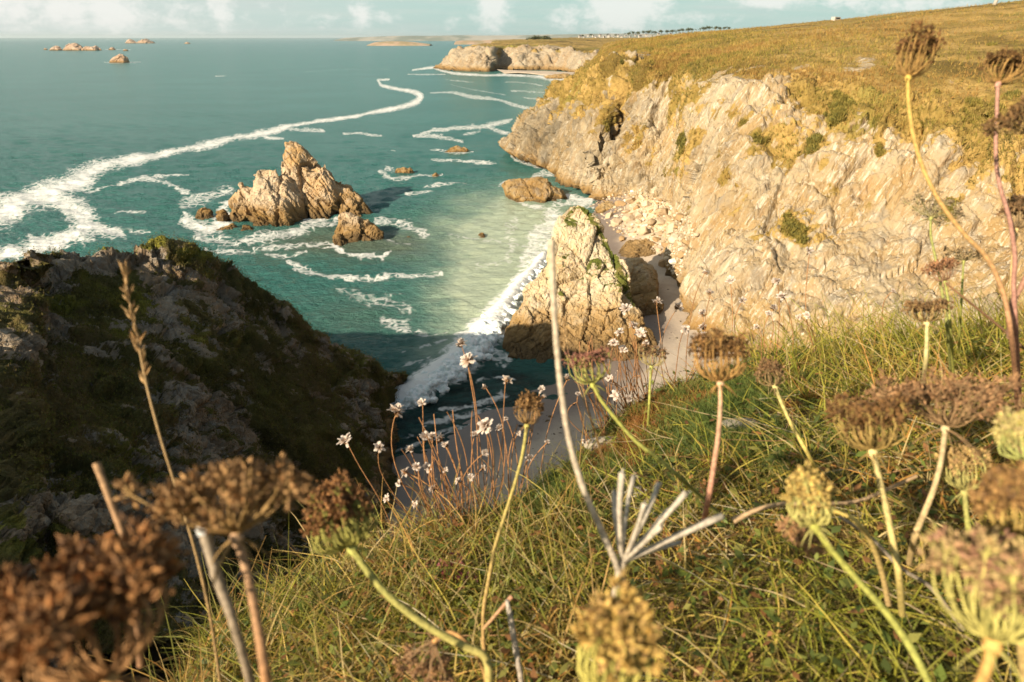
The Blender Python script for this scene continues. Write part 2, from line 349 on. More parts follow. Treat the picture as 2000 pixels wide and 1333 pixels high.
    S_([(1000, 305, 4), (1030, 318, 7), (1060, 327, 6), (1095, 330, 4)], .85); S_([(1045, 345, 6), (1075, 340, 7), (1100, 352, 5)], .75); S_([(1105, 385, 5), (1140, 392, 7), (1180, 388, 6), (1210, 388, 4)], 1.0); S_([(1120, 400, 5), (1160, 402, 5)], .8)
    # the wash along the shore and the breaker
    S_([(1085, 415, 22), (1065, 450, 26), (1045, 485, 26), (1025, 515, 22)], .82); S_([(1005, 430, 16), (1000, 470, 20), (990, 505, 16)], .50)
    S_([(1075, 480, 16), (1055, 520, 18), (1030, 545, 20), (1000, 575, 20), (975, 610, 18), (945, 640, 20)], 1.0); S_([(960, 690, 12), (990, 700, 10)], .75); S_([(935, 690, 8), (985, 712, 7)], .7)
    S_([(790, 690, 4), (850, 670, 4), (900, 648, 4)], .55); S_([(780, 720, 4), (830, 705, 4), (880, 690, 4)], .5)
    crest = polyline_px([(735, 800, 14), (775, 782, 24), (815, 762, 28), (850, 738, 32), (890, 712, 34), (925, 676, 36), (955, 645, 34), (985, 605, 26), (1010, 570, 20), (1040, 535, 16), (1065, 505, 12)], 10)
    dc = dist_poly(px, py, crest); inb = vis & (dc < 3)
    F[inb] = np.maximum(F[inb], np.clip(1.5 - dc[inb] - .25 * nz[inb], 0, 1))
    z += np.where(vis, 0.75 * np.exp(-(dc / .75) ** 2), 0)
    S_([(700, 875, 3), (760, 880, 5), (820, 865, 6), (880, 845, 4), (950, 815, 3)], .58); S_([(770, 850, 4), (860, 845, 4), (900, 830, 4)], .5); S_([(860, 800, 7), (930, 790, 8), (990, 770, 7)], .72); S_([(830, 830, 7), (900, 815, 8), (960, 800, 6)], .68); S_([(930, 745, 5), (970, 735, 6), (1010, 745, 4)], .6); S_([(1250, 655, 3), (1275, 645, 3), (1292, 632, 2.5)], .95)
    S_([(800, 910, 4), (850, 900, 5), (900, 880, 4)], .45)
    S_([(205, 122, 1), (240, 123, 1.2), (275, 122, .8)], .9); S_([(205, 97, .6), (240, 97.5, .8), (255, 98, .6)], .8); S_([(90, 97, .5), (150, 100, .7), (200, 99, .5)], .5)
    # thin random flecks on the open water
    fl = sstep(fbm(np.stack([px * .02, py * .09, 0 * px], 1), 4, 71), .62, .9) * sstep(py, 95, 190) * .4; F = np.maximum(F, fl * vis)
    # ---- shallows over sand, silt, and the cove's shade
    def blob(cx, cy, a, b): return np.exp(-(((wx - cx) / a) ** 2 + ((wy - cy) / b) ** 2))
    sh = 1.15 * blob(985, 520, 105, 80) + 1.0 * blob(1040, 440, 90, 60) + 1.0 * blob(940, 600, 85, 65) + .45 * blob(900, 450, 90, 40) + .5 * blob(1080, 200, 50, 40) + .3 * blob(960, 390, 80, 30) + .5 * blob(870, 680, 60, 30)
    sh = np.clip(sh + .28 * nz * sstep(sh, .05, .4), 0, 1) * vis
    mk = np.clip(blob(660, 475, 150, 32) + .6 * blob(790, 480, 60, 30) + .4 * blob(700, 620, 110, 50), 0, 1) * vis
    cove = np.clip(1.6 * blob(860, 840, 120, 70) + 1.7 * blob(975, 770, 95, 52) , 0, 1) * (.75 + .5 * nz) * vis; cove = np.clip(cove, 0, 1)  # cove water darkened in its colour to deepen the shade there
    P0[:, 2] = z
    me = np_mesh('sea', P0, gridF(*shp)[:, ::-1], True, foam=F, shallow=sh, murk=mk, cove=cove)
    m, tr = new_mat('sea_water'); P = tr.geo().outputs['Position']
    f = tr.attr('foam'); s_ = tr.attr('shallow'); k = tr.attr('murk')
    deep = tr.mix(tr.ss(tr.noise(tr.scale(P, (1, 1.6, 1)), .018, 4), .35, .7), (.036, .150, .128), (.046, .172, .148))
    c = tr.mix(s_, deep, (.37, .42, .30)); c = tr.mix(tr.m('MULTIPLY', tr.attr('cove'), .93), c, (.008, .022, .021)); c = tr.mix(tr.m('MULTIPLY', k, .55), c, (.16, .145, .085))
    fn = tr.noise(tr.scale(P, (1, 1, 1)), .55, 7, .7, .6); fn2 = tr.noise(P, 2.6, 4, .7)
    dv = tr.n('ShaderNodeVectorMath', {0: P, 1: tr.n('ShaderNodeVectorMath', {0: tr.n('ShaderNodeTexNoise', {'Vector': P, 'Scale': .5, 'Detail': 4}).outputs[1], 'Scale': 2.6}, operation='SCALE').outputs[0]}, operation='ADD').outputs[0]
    lace = tr.n('ShaderNodeTexVoronoi', {'Vector': dv, 'Scale': .75}, feature='DISTANCE_TO_EDGE').outputs[0]
    lace = tr.m('SUBTRACT', 1.0, tr.ss(lace, .02, .20))
    v = tr.m('ADD', f, tr.m('MULTIPLY', tr.m('SUBTRACT', fn, .5), .95)); v = tr.m('ADD', v, tr.m('MULTIPLY', tr.m('SUBTRACT', fn2, .5), .35))
    solid = tr.ss(v, .50, .92)
    lc = tr.m('MULTIPLY', lace, tr.m('MULTIPLY', tr.ss(f, .16, .55), tr.ss(v, .22, .5)))
    fm = tr.m('MAXIMUM', solid, tr.m('MULTIPLY', lc, .75))
    wv = tr.m('ADD', tr.noise(tr.scale(P, (1, 1.7, 1)), 1.25, 6, .70), tr.m('MULTIPLY', tr.noise(tr.scale(P, (.38, 1.5, 1)), .30, 6, .70), .75))
    nb = tr.bump(wv, tr.m('SUBTRACT', 1.0, tr.m('MULTIPLY', s_, .62)), .9)
    water = tr.n('ShaderNodeBsdfPrincipled', {'Base Color': c, 'Roughness': .22, 'IOR': 1.33, 'Specular IOR Level': .28, 'Normal': nb}).outputs[0]
    fb = tr.bsdf(tr.mix(fn2, (.68, .67, .63), (.80, .78, .73)), .95, tr.bump(tr.m('ADD', fn2, fn), .5, .3), .1)
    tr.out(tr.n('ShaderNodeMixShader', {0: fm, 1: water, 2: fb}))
    tag(link('sea', me, m), kind='structure')
build_sea()

# ---------------------------------------------------------------- main cliff
CLIFF = [
 [(2420, 800, 34), (2400, 640, 38), (2380, 480, 42), (2350, 350, 47), (2330, 255, 54), (2320, 150, 68), (2320, 60, 90), (2310, -15, 125), (2310, -30, 190)],
 [(2100, 900, 43), (2085, 700, 47.5), (2060, 450, 56), (2040, 330, 58), (2030, 250, 62), (2030, 150, 75), (2030, 70, 95), (2030, 6, 130), (2030, 0, 190)],
 [(1850, 850, 46.5), (1842, 680, 51.5), (1830, 450, 60), (1820, 320, 63), (1815, 235, 67), (1815, 150, 78), (1815, 80, 98), (1815, 27, 130), (1815, 22, 195)],
 [(1640, 810, 50), (1638, 660, 54.5), (1635, 450, 63.5), (1635, 310, 67), (1640, 205, 72), (1645, 140, 82), (1650, 85, 100), (1655, 47, 135), (1660, 37, 330)],
 [(1378, 735, 58.5), (1398, 600, 63.5), (1430, 430, 69.5), (1450, 300, 74), (1470, 190, 80), (1480, 135, 90), (1490, 95, 108), (1500, 60, 145), (1505, 52, 330)],
 [(1338, 575, 73.5), (1346, 500, 77), (1360, 400, 80), (1370, 290, 84), (1385, 185, 90), (1395, 130, 99), (1405, 100, 115), (1410, 64, 155), (1412, 62, 235)],
 [(1330, 470, 92), (1324, 405, 98), (1320, 335, 102), (1320, 268, 106), (1324, 170, 109), (1325, 125, 112), (1330, 98, 128), (1335, 70, 165), (1338, 68, 245)],
 [(1255, 415, 104), (1245, 370, 107), (1240, 310, 110), (1245, 240, 113), (1265, 150, 116), (1275, 115, 124), (1285, 95, 140), (1290, 74, 180), (1292, 73, 260)],
 [(1200, 398, 112), (1192, 348, 115), (1184, 302, 118.5), (1212, 228, 122.8), (1258, 142, 128.5), (1274, 112, 134.5), (1280, 96, 148), (1276, 77, 190), (1278, 75, 270)],
 [(1165, 388, 114), (1160, 345, 115), (1160, 290, 117), (1172, 225, 120), (1222, 132, 126), (1240, 110, 135), (1250, 96, 150), (1255, 79, 200), (1255, 77, 280)],
 [(1100, 345, 134), (1090, 310, 137), (1090, 270, 139), (1100, 230, 141), (1140, 155, 145), (1175, 122, 151), (1200, 105, 165), (1215, 84, 215), (1215, 81, 300)],
 [(1000, 304, 158), (1010, 285, 160), (1030, 250, 162), (1045, 232, 164), (1085, 188, 168), (1115, 158, 172), (1150, 132, 180), (1180, 98, 230), (1185, 86, 330)],
 [(1062, 266, 194), (1066, 250, 195), (1070, 235, 196), (1080, 215, 197), (1100, 190, 199), (1120, 160, 202), (1150, 137, 208), (1170, 105, 260), (1180, 88, 360)],
 [(1120, 205, 282), (1122, 196, 283), (1126, 185, 285), (1130, 175, 287), (1138, 160, 290), (1150, 140, 296), (1165, 120, 310), (1180, 104, 360), (1185, 90, 440)],
 [(1135, 165, 400), (1137, 158, 401), (1140, 150, 404), (1144, 140, 408), (1150, 125, 414), (1160, 113, 424), (1175, 105, 450), (1190, 96, 500), (1195, 88, 560)],
]
FALL = np.array((-.52, -.26, -.81)); FALL = FALL / np.linalg.norm(FALL)
def wall_from(ctrl, nS, nK, seed, scale, rough, K_brow, vegfun, name, mat, block=(1.0, 1.0, .42)):
    C = [[W(*p) for p in st] for st in ctrl]; G = loft(C, nS, nK); N = normals(G); nr, nc = G.shape[:2]
    P = G.reshape(-1, 3); Nf = N.reshape(-1, 3); flip = -1 if (Nf[:, 2].mean() < 0) else 1; Nf = Nf * flip
    row = np.tile(np.interp(np.arange(nc), np.concatenate([[0], np.cumsum(nK)]) if hasattr(nK, '__len__') else np.arange(len(ctrl[0])) * nK, np.arange(len(ctrl[0]))), nr)
    rk = 1 - sstep(row + .55 * fbm(P * .09, 4, seed + 3), K_brow - .1, K_brow + .8)
    lowf = fbm(P * np.array((.055, .055, .022)), 4, seed); P1 = P + Nf * (lowf * 1.6 * scale * (.35 + .65 * rk))[:, None]
    q = P1 + (1.0 if name == 'cliff' else 2.2) * np.stack([fbm(P1 * .12, 3, seed + 9), fbm(P1 * .12, 3, seed + 10), fbm(P1 * .12, 3, seed + 11)], 1)
    rot = np.array([[.86, -.5, .1], [.48, .86, -.17], [0., .2, .98]]); FD = np.array((-.30, -.14, -.943)); q = (q - .66 * (q @ FD)[:, None] * FD) if name == 'cliff' else q @ rot.T * np.array(block)
    d = np.zeros(len(P)); 
    for sc, am, sd_ in ((5.2, .95, 1), (2.3, .50, 2), (1.0, .26, 3), (.45, .13, 4)):
        v, cr = facets(q / (sc * scale), seed + sd_); d += am * scale * (v - (.55 if sc > 2 else .35) * (1 - sstep(cr, 0, .11)))
    rib = ridged((P1 - .9 * (P1 @ FD)[:, None] * FD) * .30 / scale, 3, seed + 20); d += .38 * scale * rib
    d += .14 * scale * fbm(P1 / (.5 * scale), 3, seed + 30)
    if name == 'cliff':
        pr = sstep(pix(P1)[0], 1320, 1210); v9, c9 = facets(P1 * np.array((.34, .34, .13)), 777); d += pr * (1.05 * v9 - .8 * (1 - sstep(c9, 0, .14)) + .5 * ridged(P1 * np.array((.5, .5, .07)), 3, 778))
        vr = ridged(P1 * np.array((.16, .16, .03)), 3, seed + 60); d = (d * (1 + .25 * sstep(pix(P1)[0], 1330, 1230)) + .55 * vr) * (1 - .66 * patches(P1, [(1790, 470, 190, 150, 1), (1700, 520, 120, 110, .8)]))
    P2 = P1 + Nf * (d * rk * rough)[:, None]
    P2 += Nf * (.22 * scale * fbm(P1 * .5 / scale, 4, seed + 40) * (1 - rk))[:, None]
    G2 = P2.reshape(nr, nc, 3); N2 = normals(G2).reshape(-1, 3) * flip
    veg, green = vegfun(P2, N2, row, rk)
    rough = rough
    lich = np.clip(patches(P2, [(1060, 260, 70, 60, .9), (1110, 215, 60, 40, .7), (1190, 215, 60, 60, .8), (1270, 122, 34, 22, .9), (1160, 300, 50, 30, .5), (1225, 340, 40, 30, .35), (1400, 330, 60, 60, .3), (1500, 420, 40, 40, .3)]), 0, 1) if name == 'cliff' else np.zeros(len(P2))
    me = np_mesh(name, P2, gridF(nr, nc)[:, ::flip], True, veg=veg, green=green, lichen=lich)
    o = tag(link(name, me, mat), kind='structure')
    return o, P2, N2, veg, green, row
M_cliff = rock_material('cliff_rock', white=.75)
def patches(P, lst):
    """soft patches on a surface, each centred where the ray through a pixel meets it"""
    px, py, t = pix(P); a = np.zeros(len(P)); sc = 85.0 / np.maximum(t, 20)
    px = px + sc * 26 * fbm(P * .30, 4, 881, .6); py = py + sc * 22 * fbm(P * .30, 4, 882, .6)
    for (cx, cy, rx, ry, st) in lst:
        a = np.maximum(a, st * np.exp(-(((px - cx) / rx) ** 2 + ((py - cy) / ry) ** 2) ))
    return a
def veg_cliff(P, N, row, rk):
    n = fbm(P * .16, 4, 91); n2 = fbm(P * .5, 3, 95)
    px, py, t = pix(P)
    st = fbm((P - .88 * (P @ FALL)[:, None] * FALL) * .34, 4, 97, .6); n = .6 * n + .95 * st
    thr = 4.2 - .72 * sstep(px, 1620, 1830) - .38 * sstep(px, 1250, 1150) + .55 * np.exp(-((px - 1440) / 130) ** 2)
    veg = sstep(row, thr - 1.5, thr + .75)
    veg = np.clip(.16 + .85 * veg + (.52 * n + .26 * n2) * (1 - .6 * sstep(row, thr + .3, thr + 1.2)) - .35 * (1 - sstep(row, 1.0, 2.6)), 0, 1)
    pt = patches(P, [(1540, 455, 62, 52, 1), (1570, 300, 55, 46, .85), (1490, 370, 60, 42, .72), (1500, 300, 40, 40, .55), (1640, 215, 24, 48, .95), (1720, 265, 22, 42, .7), (1700, 205, 40, 22, .6), (1440, 490, 30, 16, .7), (1420, 350, 22, 22, .55),
                     (1900, 255, 60, 36, 1), (1780, 215, 60, 40, .9), (1960, 200, 60, 60, 1), (1690, 160, 80, 45, .8), (1600, 190, 60, 40, .6), (1990, 340, 20, 26, .7), (1850, 420, 20, 26, .6), (1820, 540, 40, 40, .5), (1640, 470, 9, 14, .8),
                     (1255, 270, 30, 46, .9), (1280, 320, 26, 40, .8), (1332, 275, 11, 36, 1), (1190, 240, 18, 26, .75), (1230, 230, 40, 24, .6), (1280, 240, 40, 30, .55), (1360, 260, 26, 20, .55), (1420, 220, 34, 26, .5), (1400, 300, 20, 16, .5),
                     (1230, 160, 70, 40, .85), (1160, 170, 60, 36, .95), (1120, 190, 36, 26, .8), (1260, 118, 30, 12, .2), (1310, 345, 26, 14, .6), (1350, 200, 26, 40, .45), (1560, 590, 30, 22, .55), (1575, 640, 22, 18, .5)])
    bare = patches(P, [(1690, 125, 44, 26, 1), (1560, 130, 20, 14, .8), (1530, 130, 12, 24, .7), (1800, 165, 14, 12, .6), (1850, 165, 18, 12, .9), (1620, 150, 40, 20, .5), (1680, 230, 12, 34, .7), (1250, 108, 50, 16, .9), (1180, 150, 30, 10, .5),
                       (1430, 150, 60, 34, .75), (1350, 160, 40, 30, .6), (1550, 190, 30, 20, .7), (1480, 130, 36, 16, .6)])
    bare = bare * sstep(n2 + .5 * n + .9 * bare, .35, .75)
    veg = np.clip(veg + pt * (.58 + .34 * n + .22 * n2) - .9 * bare * (row > 2.2), 0, 1) * sstep(P[:, 2], 1.5, 4)
    gr = patches(P, [(1540, 460, 50, 48, 1), (1580, 290, 22, 50, .9), (1640, 215, 26, 50, 1), (1720, 265, 22, 44, 1), (1440, 490, 30, 18, 1), (1255, 270, 20, 40, .6), (1332, 275, 14, 40, .9), (1190, 240, 20, 26, .9), (1900, 200, 70, 60, .75), (1960, 160, 60, 70, .7), (1960, 110, 60, 40, .6), (1850, 260, 50, 30, .6), (1850, 420, 24, 30, .9), (1220, 120, 24, 14, .7)])
    gr = np.maximum(gr, .55 * sstep(fbm(P * .05, 3, 99), .15, .7))
    return veg, np.clip(gr * (.45 + .55 * n + .7 * n2) + .15 * n, 0, 1)
cliff, CP, CN, Cveg, Cgr, Crow = wall_from(CLIFF, [20, 64, 95, 110, 130, 150, 100, 80, 60, 120, 130, 60, 24, 14][:len(CLIFF) - 1], [44, 58, 56, 50, 40, 32, 28, 10], 7, 1.0, 1.0, 4.0, veg_cliff, 'cliff', M_cliff)

# ---------------------------------------------------------------- far headland across the bay
FAR = [
 [(846, 134, 600), (850, 131, 602), (856, 127, 606), (866, 119, 612), (884, 108, 625), (905, 99, 645), (940, 90, 700), (960, 84, 800), (960, 81.5, 1250)],
 [(866, 140, 572), (868, 134, 575), (872, 124, 580), (882, 110, 590), (900, 97, 602), (922, 90, 618), (950, 86, 690), (972, 82, 800), (972, 79.5, 1250)],
 [(905, 143, 545), (906, 136, 547), (909, 122, 552), (914, 107, 558), (926, 96, 568), (940, 91, 590), (962, 86, 680), (990, 81, 800), (990, 78.5, 1250)],
 [(950, 143, 538), (951, 136, 540), (953, 122, 544), (955, 108, 549), (960, 97, 556), (966, 92, 580), (985, 86, 670), (1010, 80, 800), (1010, 77.5, 1250)],
 [(972, 139, 566), (974, 132, 570), (976, 122, 575), (979, 110, 580), (984, 98, 588), (992, 92, 610), (1005, 86, 680), (1030, 79, 800), (1030, 76.5, 1250)],
 [(1010, 139, 560), (1011, 132, 562), (1013, 120, 566), (1016, 108, 571), (1020, 96, 578), (1026, 91, 600), (1040, 85, 680), (1060, 78, 800), (1060, 75.5, 1250)],
 [(1065, 139, 560), (1066, 132, 562), (1068, 120, 567), (1070, 106, 573), (1074, 94, 582), (1080, 88, 610), (1095, 82, 690), (1110, 77, 820), (1110, 74.5, 1250)],
 [(1105, 140, 540), (1106, 133, 543), (1108, 124, 548), (1110, 115, 554), (1114, 102, 565), (1120, 92, 600), (1135, 84, 690), (1150, 77, 820), (1150, 74.5, 1250)],
 [(1128, 146, 490), (1129, 136, 494), (1132, 124, 500), (1138, 114, 508), (1150, 106, 522), (1170, 96, 570), (1190, 86, 690), (1200, 77, 820), (1200, 74.5, 1250)],
 [(1180, 140, 480), (1181, 132, 484), (1184, 122, 490), (1190, 112, 500), (1205, 104, 520), (1225, 94, 570), (1260, 84, 690), (1280, 76, 830), (1280, 73.5, 1250)],
 [(1260, 130, 480), (1261, 124, 484), (1264, 116, 490), (1270, 108, 500), (1285, 100, 520), (1305, 90, 570), (1350, 80, 690), (1400, 70, 840), (1400, 67.5, 1250)],
 [(1400, 130, 480), (1401, 124, 484), (1404, 110, 490), (1410, 100, 500), (1425, 92, 520), (1445, 84, 570), (1500, 74, 690), (1560, 62, 850), (1560, 59.5, 1250)],
]
def veg_far(P, N, row, rk):
    n = fbm(P * .03, 4, 191); veg = sstep(row + .8 * n, 3.9, 4.7)
    px, py, t = pix(P); veg = np.maximum(veg, patches(P, [(975, 104, 6, 12, .9), (1045, 98, 20, 6, .7), (1090, 100, 12, 10, .6)]))
    return veg * sstep(P[:, 2], 2, 6), np.clip(.35 + .5 * fbm(P * .012, 3, 195), 0, 1)
M_far = rock_material('far_rock', s=.32, wet_to=4.5, bump=.4, white=.35, grey=(.25, .21, .155), pale=(.34, .275, .19), ochre=(.28, .20, .115))
farh, FP_, FN_, Fveg, Fgr, Frow = wall_from(FAR, 22, [10, 14, 16, 16, 16, 16, 8, 6], 37, 2.6, .75, 4.0, veg_far, 'far_headland', M_far)

# ---------------------------------------------------------------- headland on the left side of the cove
HEAD = [
 [(-60, 44, -1), (-54, 33, 16.5), (-46, 25, 19.5), (-38, 18, 21.3), (-31, 11, 21.3), (-25, 5, 18), (-19, 0, 11), (-12, -3, 5)],
 [(-40, 40, -1), (-33, 29, 16.8), (-30, 24, 18.2), (-26, 18, 18.3), (-22, 11, 18), (-19, 5, 15), (-15, 3, 11), (-10, 2, 5)],
 [(-31, 38, -1), ('p', 0, 550, 27), ('p', 0, 566, 25.2), ('p', 0, 654, 22), ('p', 0, 786, 19.3), ('p', 0, 930, 17.4), ('p', 0, 1080, 16), ('p', 0, 1330, 15.2)],
 [(-27, 42, -1), ('p', 90, 525, 31), ('p', 95, 551, 29), ('p', 100, 654, 25.5), ('p', 100, 786, 22), ('p', 90, 930, 19), ('p', 85, 1080, 17), ('p', 80, 1330, 16.2)],
 [(-24, 45, -1), ('p', 200, 516, 34), ('p', 208, 556, 31.5), ('p', 212, 654, 27.5), ('p', 200, 786, 23.5), ('p', 180, 920, 20), ('p', 165, 1060, 17.8), ('p', 150, 1300, 17)],
 [(-20.5, 49, -1), ('p', 375, 507, 37.5), ('p', 388, 566, 35), ('p', 380, 664, 31.5), ('p', 365, 786, 27.5), ('p', 335, 910, 23.6), ('p', 310, 1050, 20.8), ('p', 290, 1280, 17.6)],
 [(-18.5, 51, -1), ('p', 455, 538, 40), ('p', 462, 596, 38), ('p', 455, 694, 34), ('p', 435, 806, 30), ('p', 410, 930, 26), ('p', 385, 1070, 22.5), ('p', 365, 1270, 19)],
 [(-16.5, 52.5, -1), ('p', 530, 580, 42.5), ('p', 535, 636, 40.5), ('p', 530, 728, 36.8), ('p', 505, 834, 32.6), ('p', 475, 950, 28.4), ('p', 450, 1080, 25), ('p', 430, 1270, 21)],
 [(-13.5, 52.5, -1), ('p', 640, 661, 45.5), ('p', 648, 713, 43.5), ('p', 645, 784, 41), ('p', 630, 882, 37.2), ('p', 600, 980, 33.5), ('p', 565, 1090, 30), ('p', 540, 1260, 24.5)],
 [(-10.5, 51, -1), ('p', 715, 699, 47.6), ('p', 728, 738, 46.8), ('p', 728, 791, 45.2), ('p', 725, 861, 42.6), ('p', 712, 950, 39.2), ('p', 690, 1050, 35), ('p', 660, 1200, 29)],
 [(-9.0, 50.3, -1.5), ('p', 752, 725, 48.8), ('p', 760, 755, 48.6), ('p', 764, 801, 47.4), ('p', 768, 869, 45), ('p', 770, 950, 41.5), ('p', 758, 1050, 36.6), ('p', 730, 1200, 30)],
 [(-8.4, 49.6, -2), (-8.6, 49.2, 0.2), (-8.6, 48.6, -.3), (-8.5, 47.6, -.9), (-8.1, 44.8, -1.5), (-7.4, 41.5, -1.5), (-6.9, 35, -1.5), (-7.0, 28.8, -1.5)],
]
HEAD = [[tuple(W(*p[1:])) if p[0] == 'p' else p for p in st] for st in HEAD]
_W = W
def W(*p): return np.array(p, float)
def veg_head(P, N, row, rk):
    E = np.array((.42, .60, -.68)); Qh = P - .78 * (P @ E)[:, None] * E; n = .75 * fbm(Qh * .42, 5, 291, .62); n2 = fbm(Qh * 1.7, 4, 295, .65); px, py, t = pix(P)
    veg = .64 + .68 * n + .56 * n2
    veg -= .8 * patches(P, [(330, 605, 60, 34, .8), (150, 520, 90, 22, 1.3), (395, 640, 60, 26, .5), (350, 680, 24, 8, .5), (560, 700, 60, 20, .55), (390, 800, 60, 30, .6), (450, 720, 30, 14, .45), (300, 560, 50, 40, .4), (700, 780, 50, 60, .7), (730, 860, 40, 90, .7), (60, 640, 40, 20, .4),  # crest patch: pale bare ground, strengthened to paint in the sunlit rim
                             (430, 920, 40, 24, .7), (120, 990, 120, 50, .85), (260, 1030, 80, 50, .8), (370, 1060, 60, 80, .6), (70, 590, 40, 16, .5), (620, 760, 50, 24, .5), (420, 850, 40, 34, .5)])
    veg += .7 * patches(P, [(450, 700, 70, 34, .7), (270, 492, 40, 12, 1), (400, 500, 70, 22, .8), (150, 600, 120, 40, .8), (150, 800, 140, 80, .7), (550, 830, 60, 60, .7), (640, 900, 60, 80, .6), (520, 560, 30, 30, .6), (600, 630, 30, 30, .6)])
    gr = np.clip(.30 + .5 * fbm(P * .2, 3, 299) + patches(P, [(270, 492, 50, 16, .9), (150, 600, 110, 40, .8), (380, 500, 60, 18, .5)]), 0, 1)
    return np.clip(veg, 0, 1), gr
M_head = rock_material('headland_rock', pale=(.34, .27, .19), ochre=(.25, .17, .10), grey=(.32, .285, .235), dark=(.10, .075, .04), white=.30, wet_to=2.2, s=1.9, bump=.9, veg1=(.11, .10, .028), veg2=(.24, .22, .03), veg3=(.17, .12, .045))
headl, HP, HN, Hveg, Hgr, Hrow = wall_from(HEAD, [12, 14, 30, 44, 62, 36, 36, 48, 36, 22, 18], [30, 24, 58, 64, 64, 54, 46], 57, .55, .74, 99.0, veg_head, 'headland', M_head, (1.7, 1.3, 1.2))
W = _W

# ---------------------------------------------------------------- the clifftop we stand on
BROW = [(-.50, .845), (-.325, .956), (-.1, 1.0), (0, 1.06), (.12, 1.19), (.216, 1.33), (.34, 1.45), (.51, 1.48), (.97, 1.44), (1.5, 1.48), (3, 1.7), (7, 2.2), (14, 3.5), (28, 7), (46, 16), (62, 34), (90, 50), (90, -70), (-90, -70), (-90, 20), (-64, 22), (-48, 14), (-36, 9), (-27, 4), (-23, -3),
        (-14, -9), (-6, -8), (-2.2, -3.4), (-.8, -.6), (-.52, .2), (-.47, .55)]
def ground_z(x, y, fine=True):
    x = np.asarray(x, float); y = np.asarray(y, float); shp = x.shape; x = x.ravel(); y = y.ravel()
    top = 25 - .62 + .40 * np.tanh(x / 1.6) - .12 * np.clip(y, -3, 2.5) + 2.2 * sstep(x, 4, 40) + 1.4 * sstep(-x, 14, 40) + .9 * sstep(-y, 4, 40)
    P = np.stack([x, y, 0 * x], 1); ins = inside_poly(x, y, BROW)
    d = dist_poly(x, y, np.array([(a, b, 1.0) for a, b in BROW + BROW[:1]])); far = np.clip(np.hypot(x, y) / 12, 0, 1)
    d = np.where(ins, -d, d) + .07 * fbm(P * 2.2, 3, 5) + far * 1.2 * fbm(P * .2, 3, 6)
    dd = np.sqrt(np.maximum(d, 0) ** 2 + .012) - .11
    drop = np.where(d > 0, np.where(dd < 1.8, 2.1 * dd, 3.78 + 1.16 * (dd - 1.8)), 0)
    z = top - drop - .06 * sstep(d, -.35, .05)
    z += .035 * fbm(P * 3.1, 4, 8) * (1 if fine else 1) + far * .35 * fbm(P * .35, 4, 9) + np.where(d > .3, .5 * fbm(P * .8, 4, 10), 0)
    return np.maximum(z, -3).reshape(shp), d.reshape(shp)
def build_ground():
    k = 6.2; a = np.linspace(-1, 1, 420); gx = 90 * np.sinh(k * a) / math.sinh(k)
    b = np.linspace(-1, 1, 420); gy = np.where(b > 0, 48, 70) * np.sinh(k * b) / math.sinh(k) + .7
    X, Y = np.meshgrid(gx, gy); Z, D = ground_z(X, Y); P = np.stack([X, Y, Z], -1).reshape(-1, 3)
    me = np_mesh('ground', P, gridF(*X.shape), True, out=D.ravel())
    m, t = new_mat('turf_soil'); p = t.geo().outputs['Position']
    n1 = t.noise(p, 2.5, 5, .6); n2 = t.noise(p, 22, 5, .7); n3 = t.noise(p, 90, 3, .6)
    c = t.mix(t.ss(n1, .38, .62), (.075, .062, .018), (.16, .105, .040)); c = t.mix(t.ss(n2, .45, .7), c, (.085, .095, .022)); c = t.mix(t.m('MULTIPLY', t.ss(n3, .5, .75), .5), c, (.30, .215, .11))
    rk = t.mix(t.ss(t.noise(p, .9, 5), .4, .6), (.16, .12, .08), (.30, .25, .19))
    c = t.mix(t.ss(t.attr('out'), .25, 1.2), c, t.mix(t.ss(t.noise(p, .5, 4), .45, .6), rk, (.06, .055, .018)))
    t.out(t.bsdf(c, .95, t.bump(t.m('ADD', n2, n3), .8, .03), .1))
    tag(link('ground', me, m), kind='structure')
build_ground()

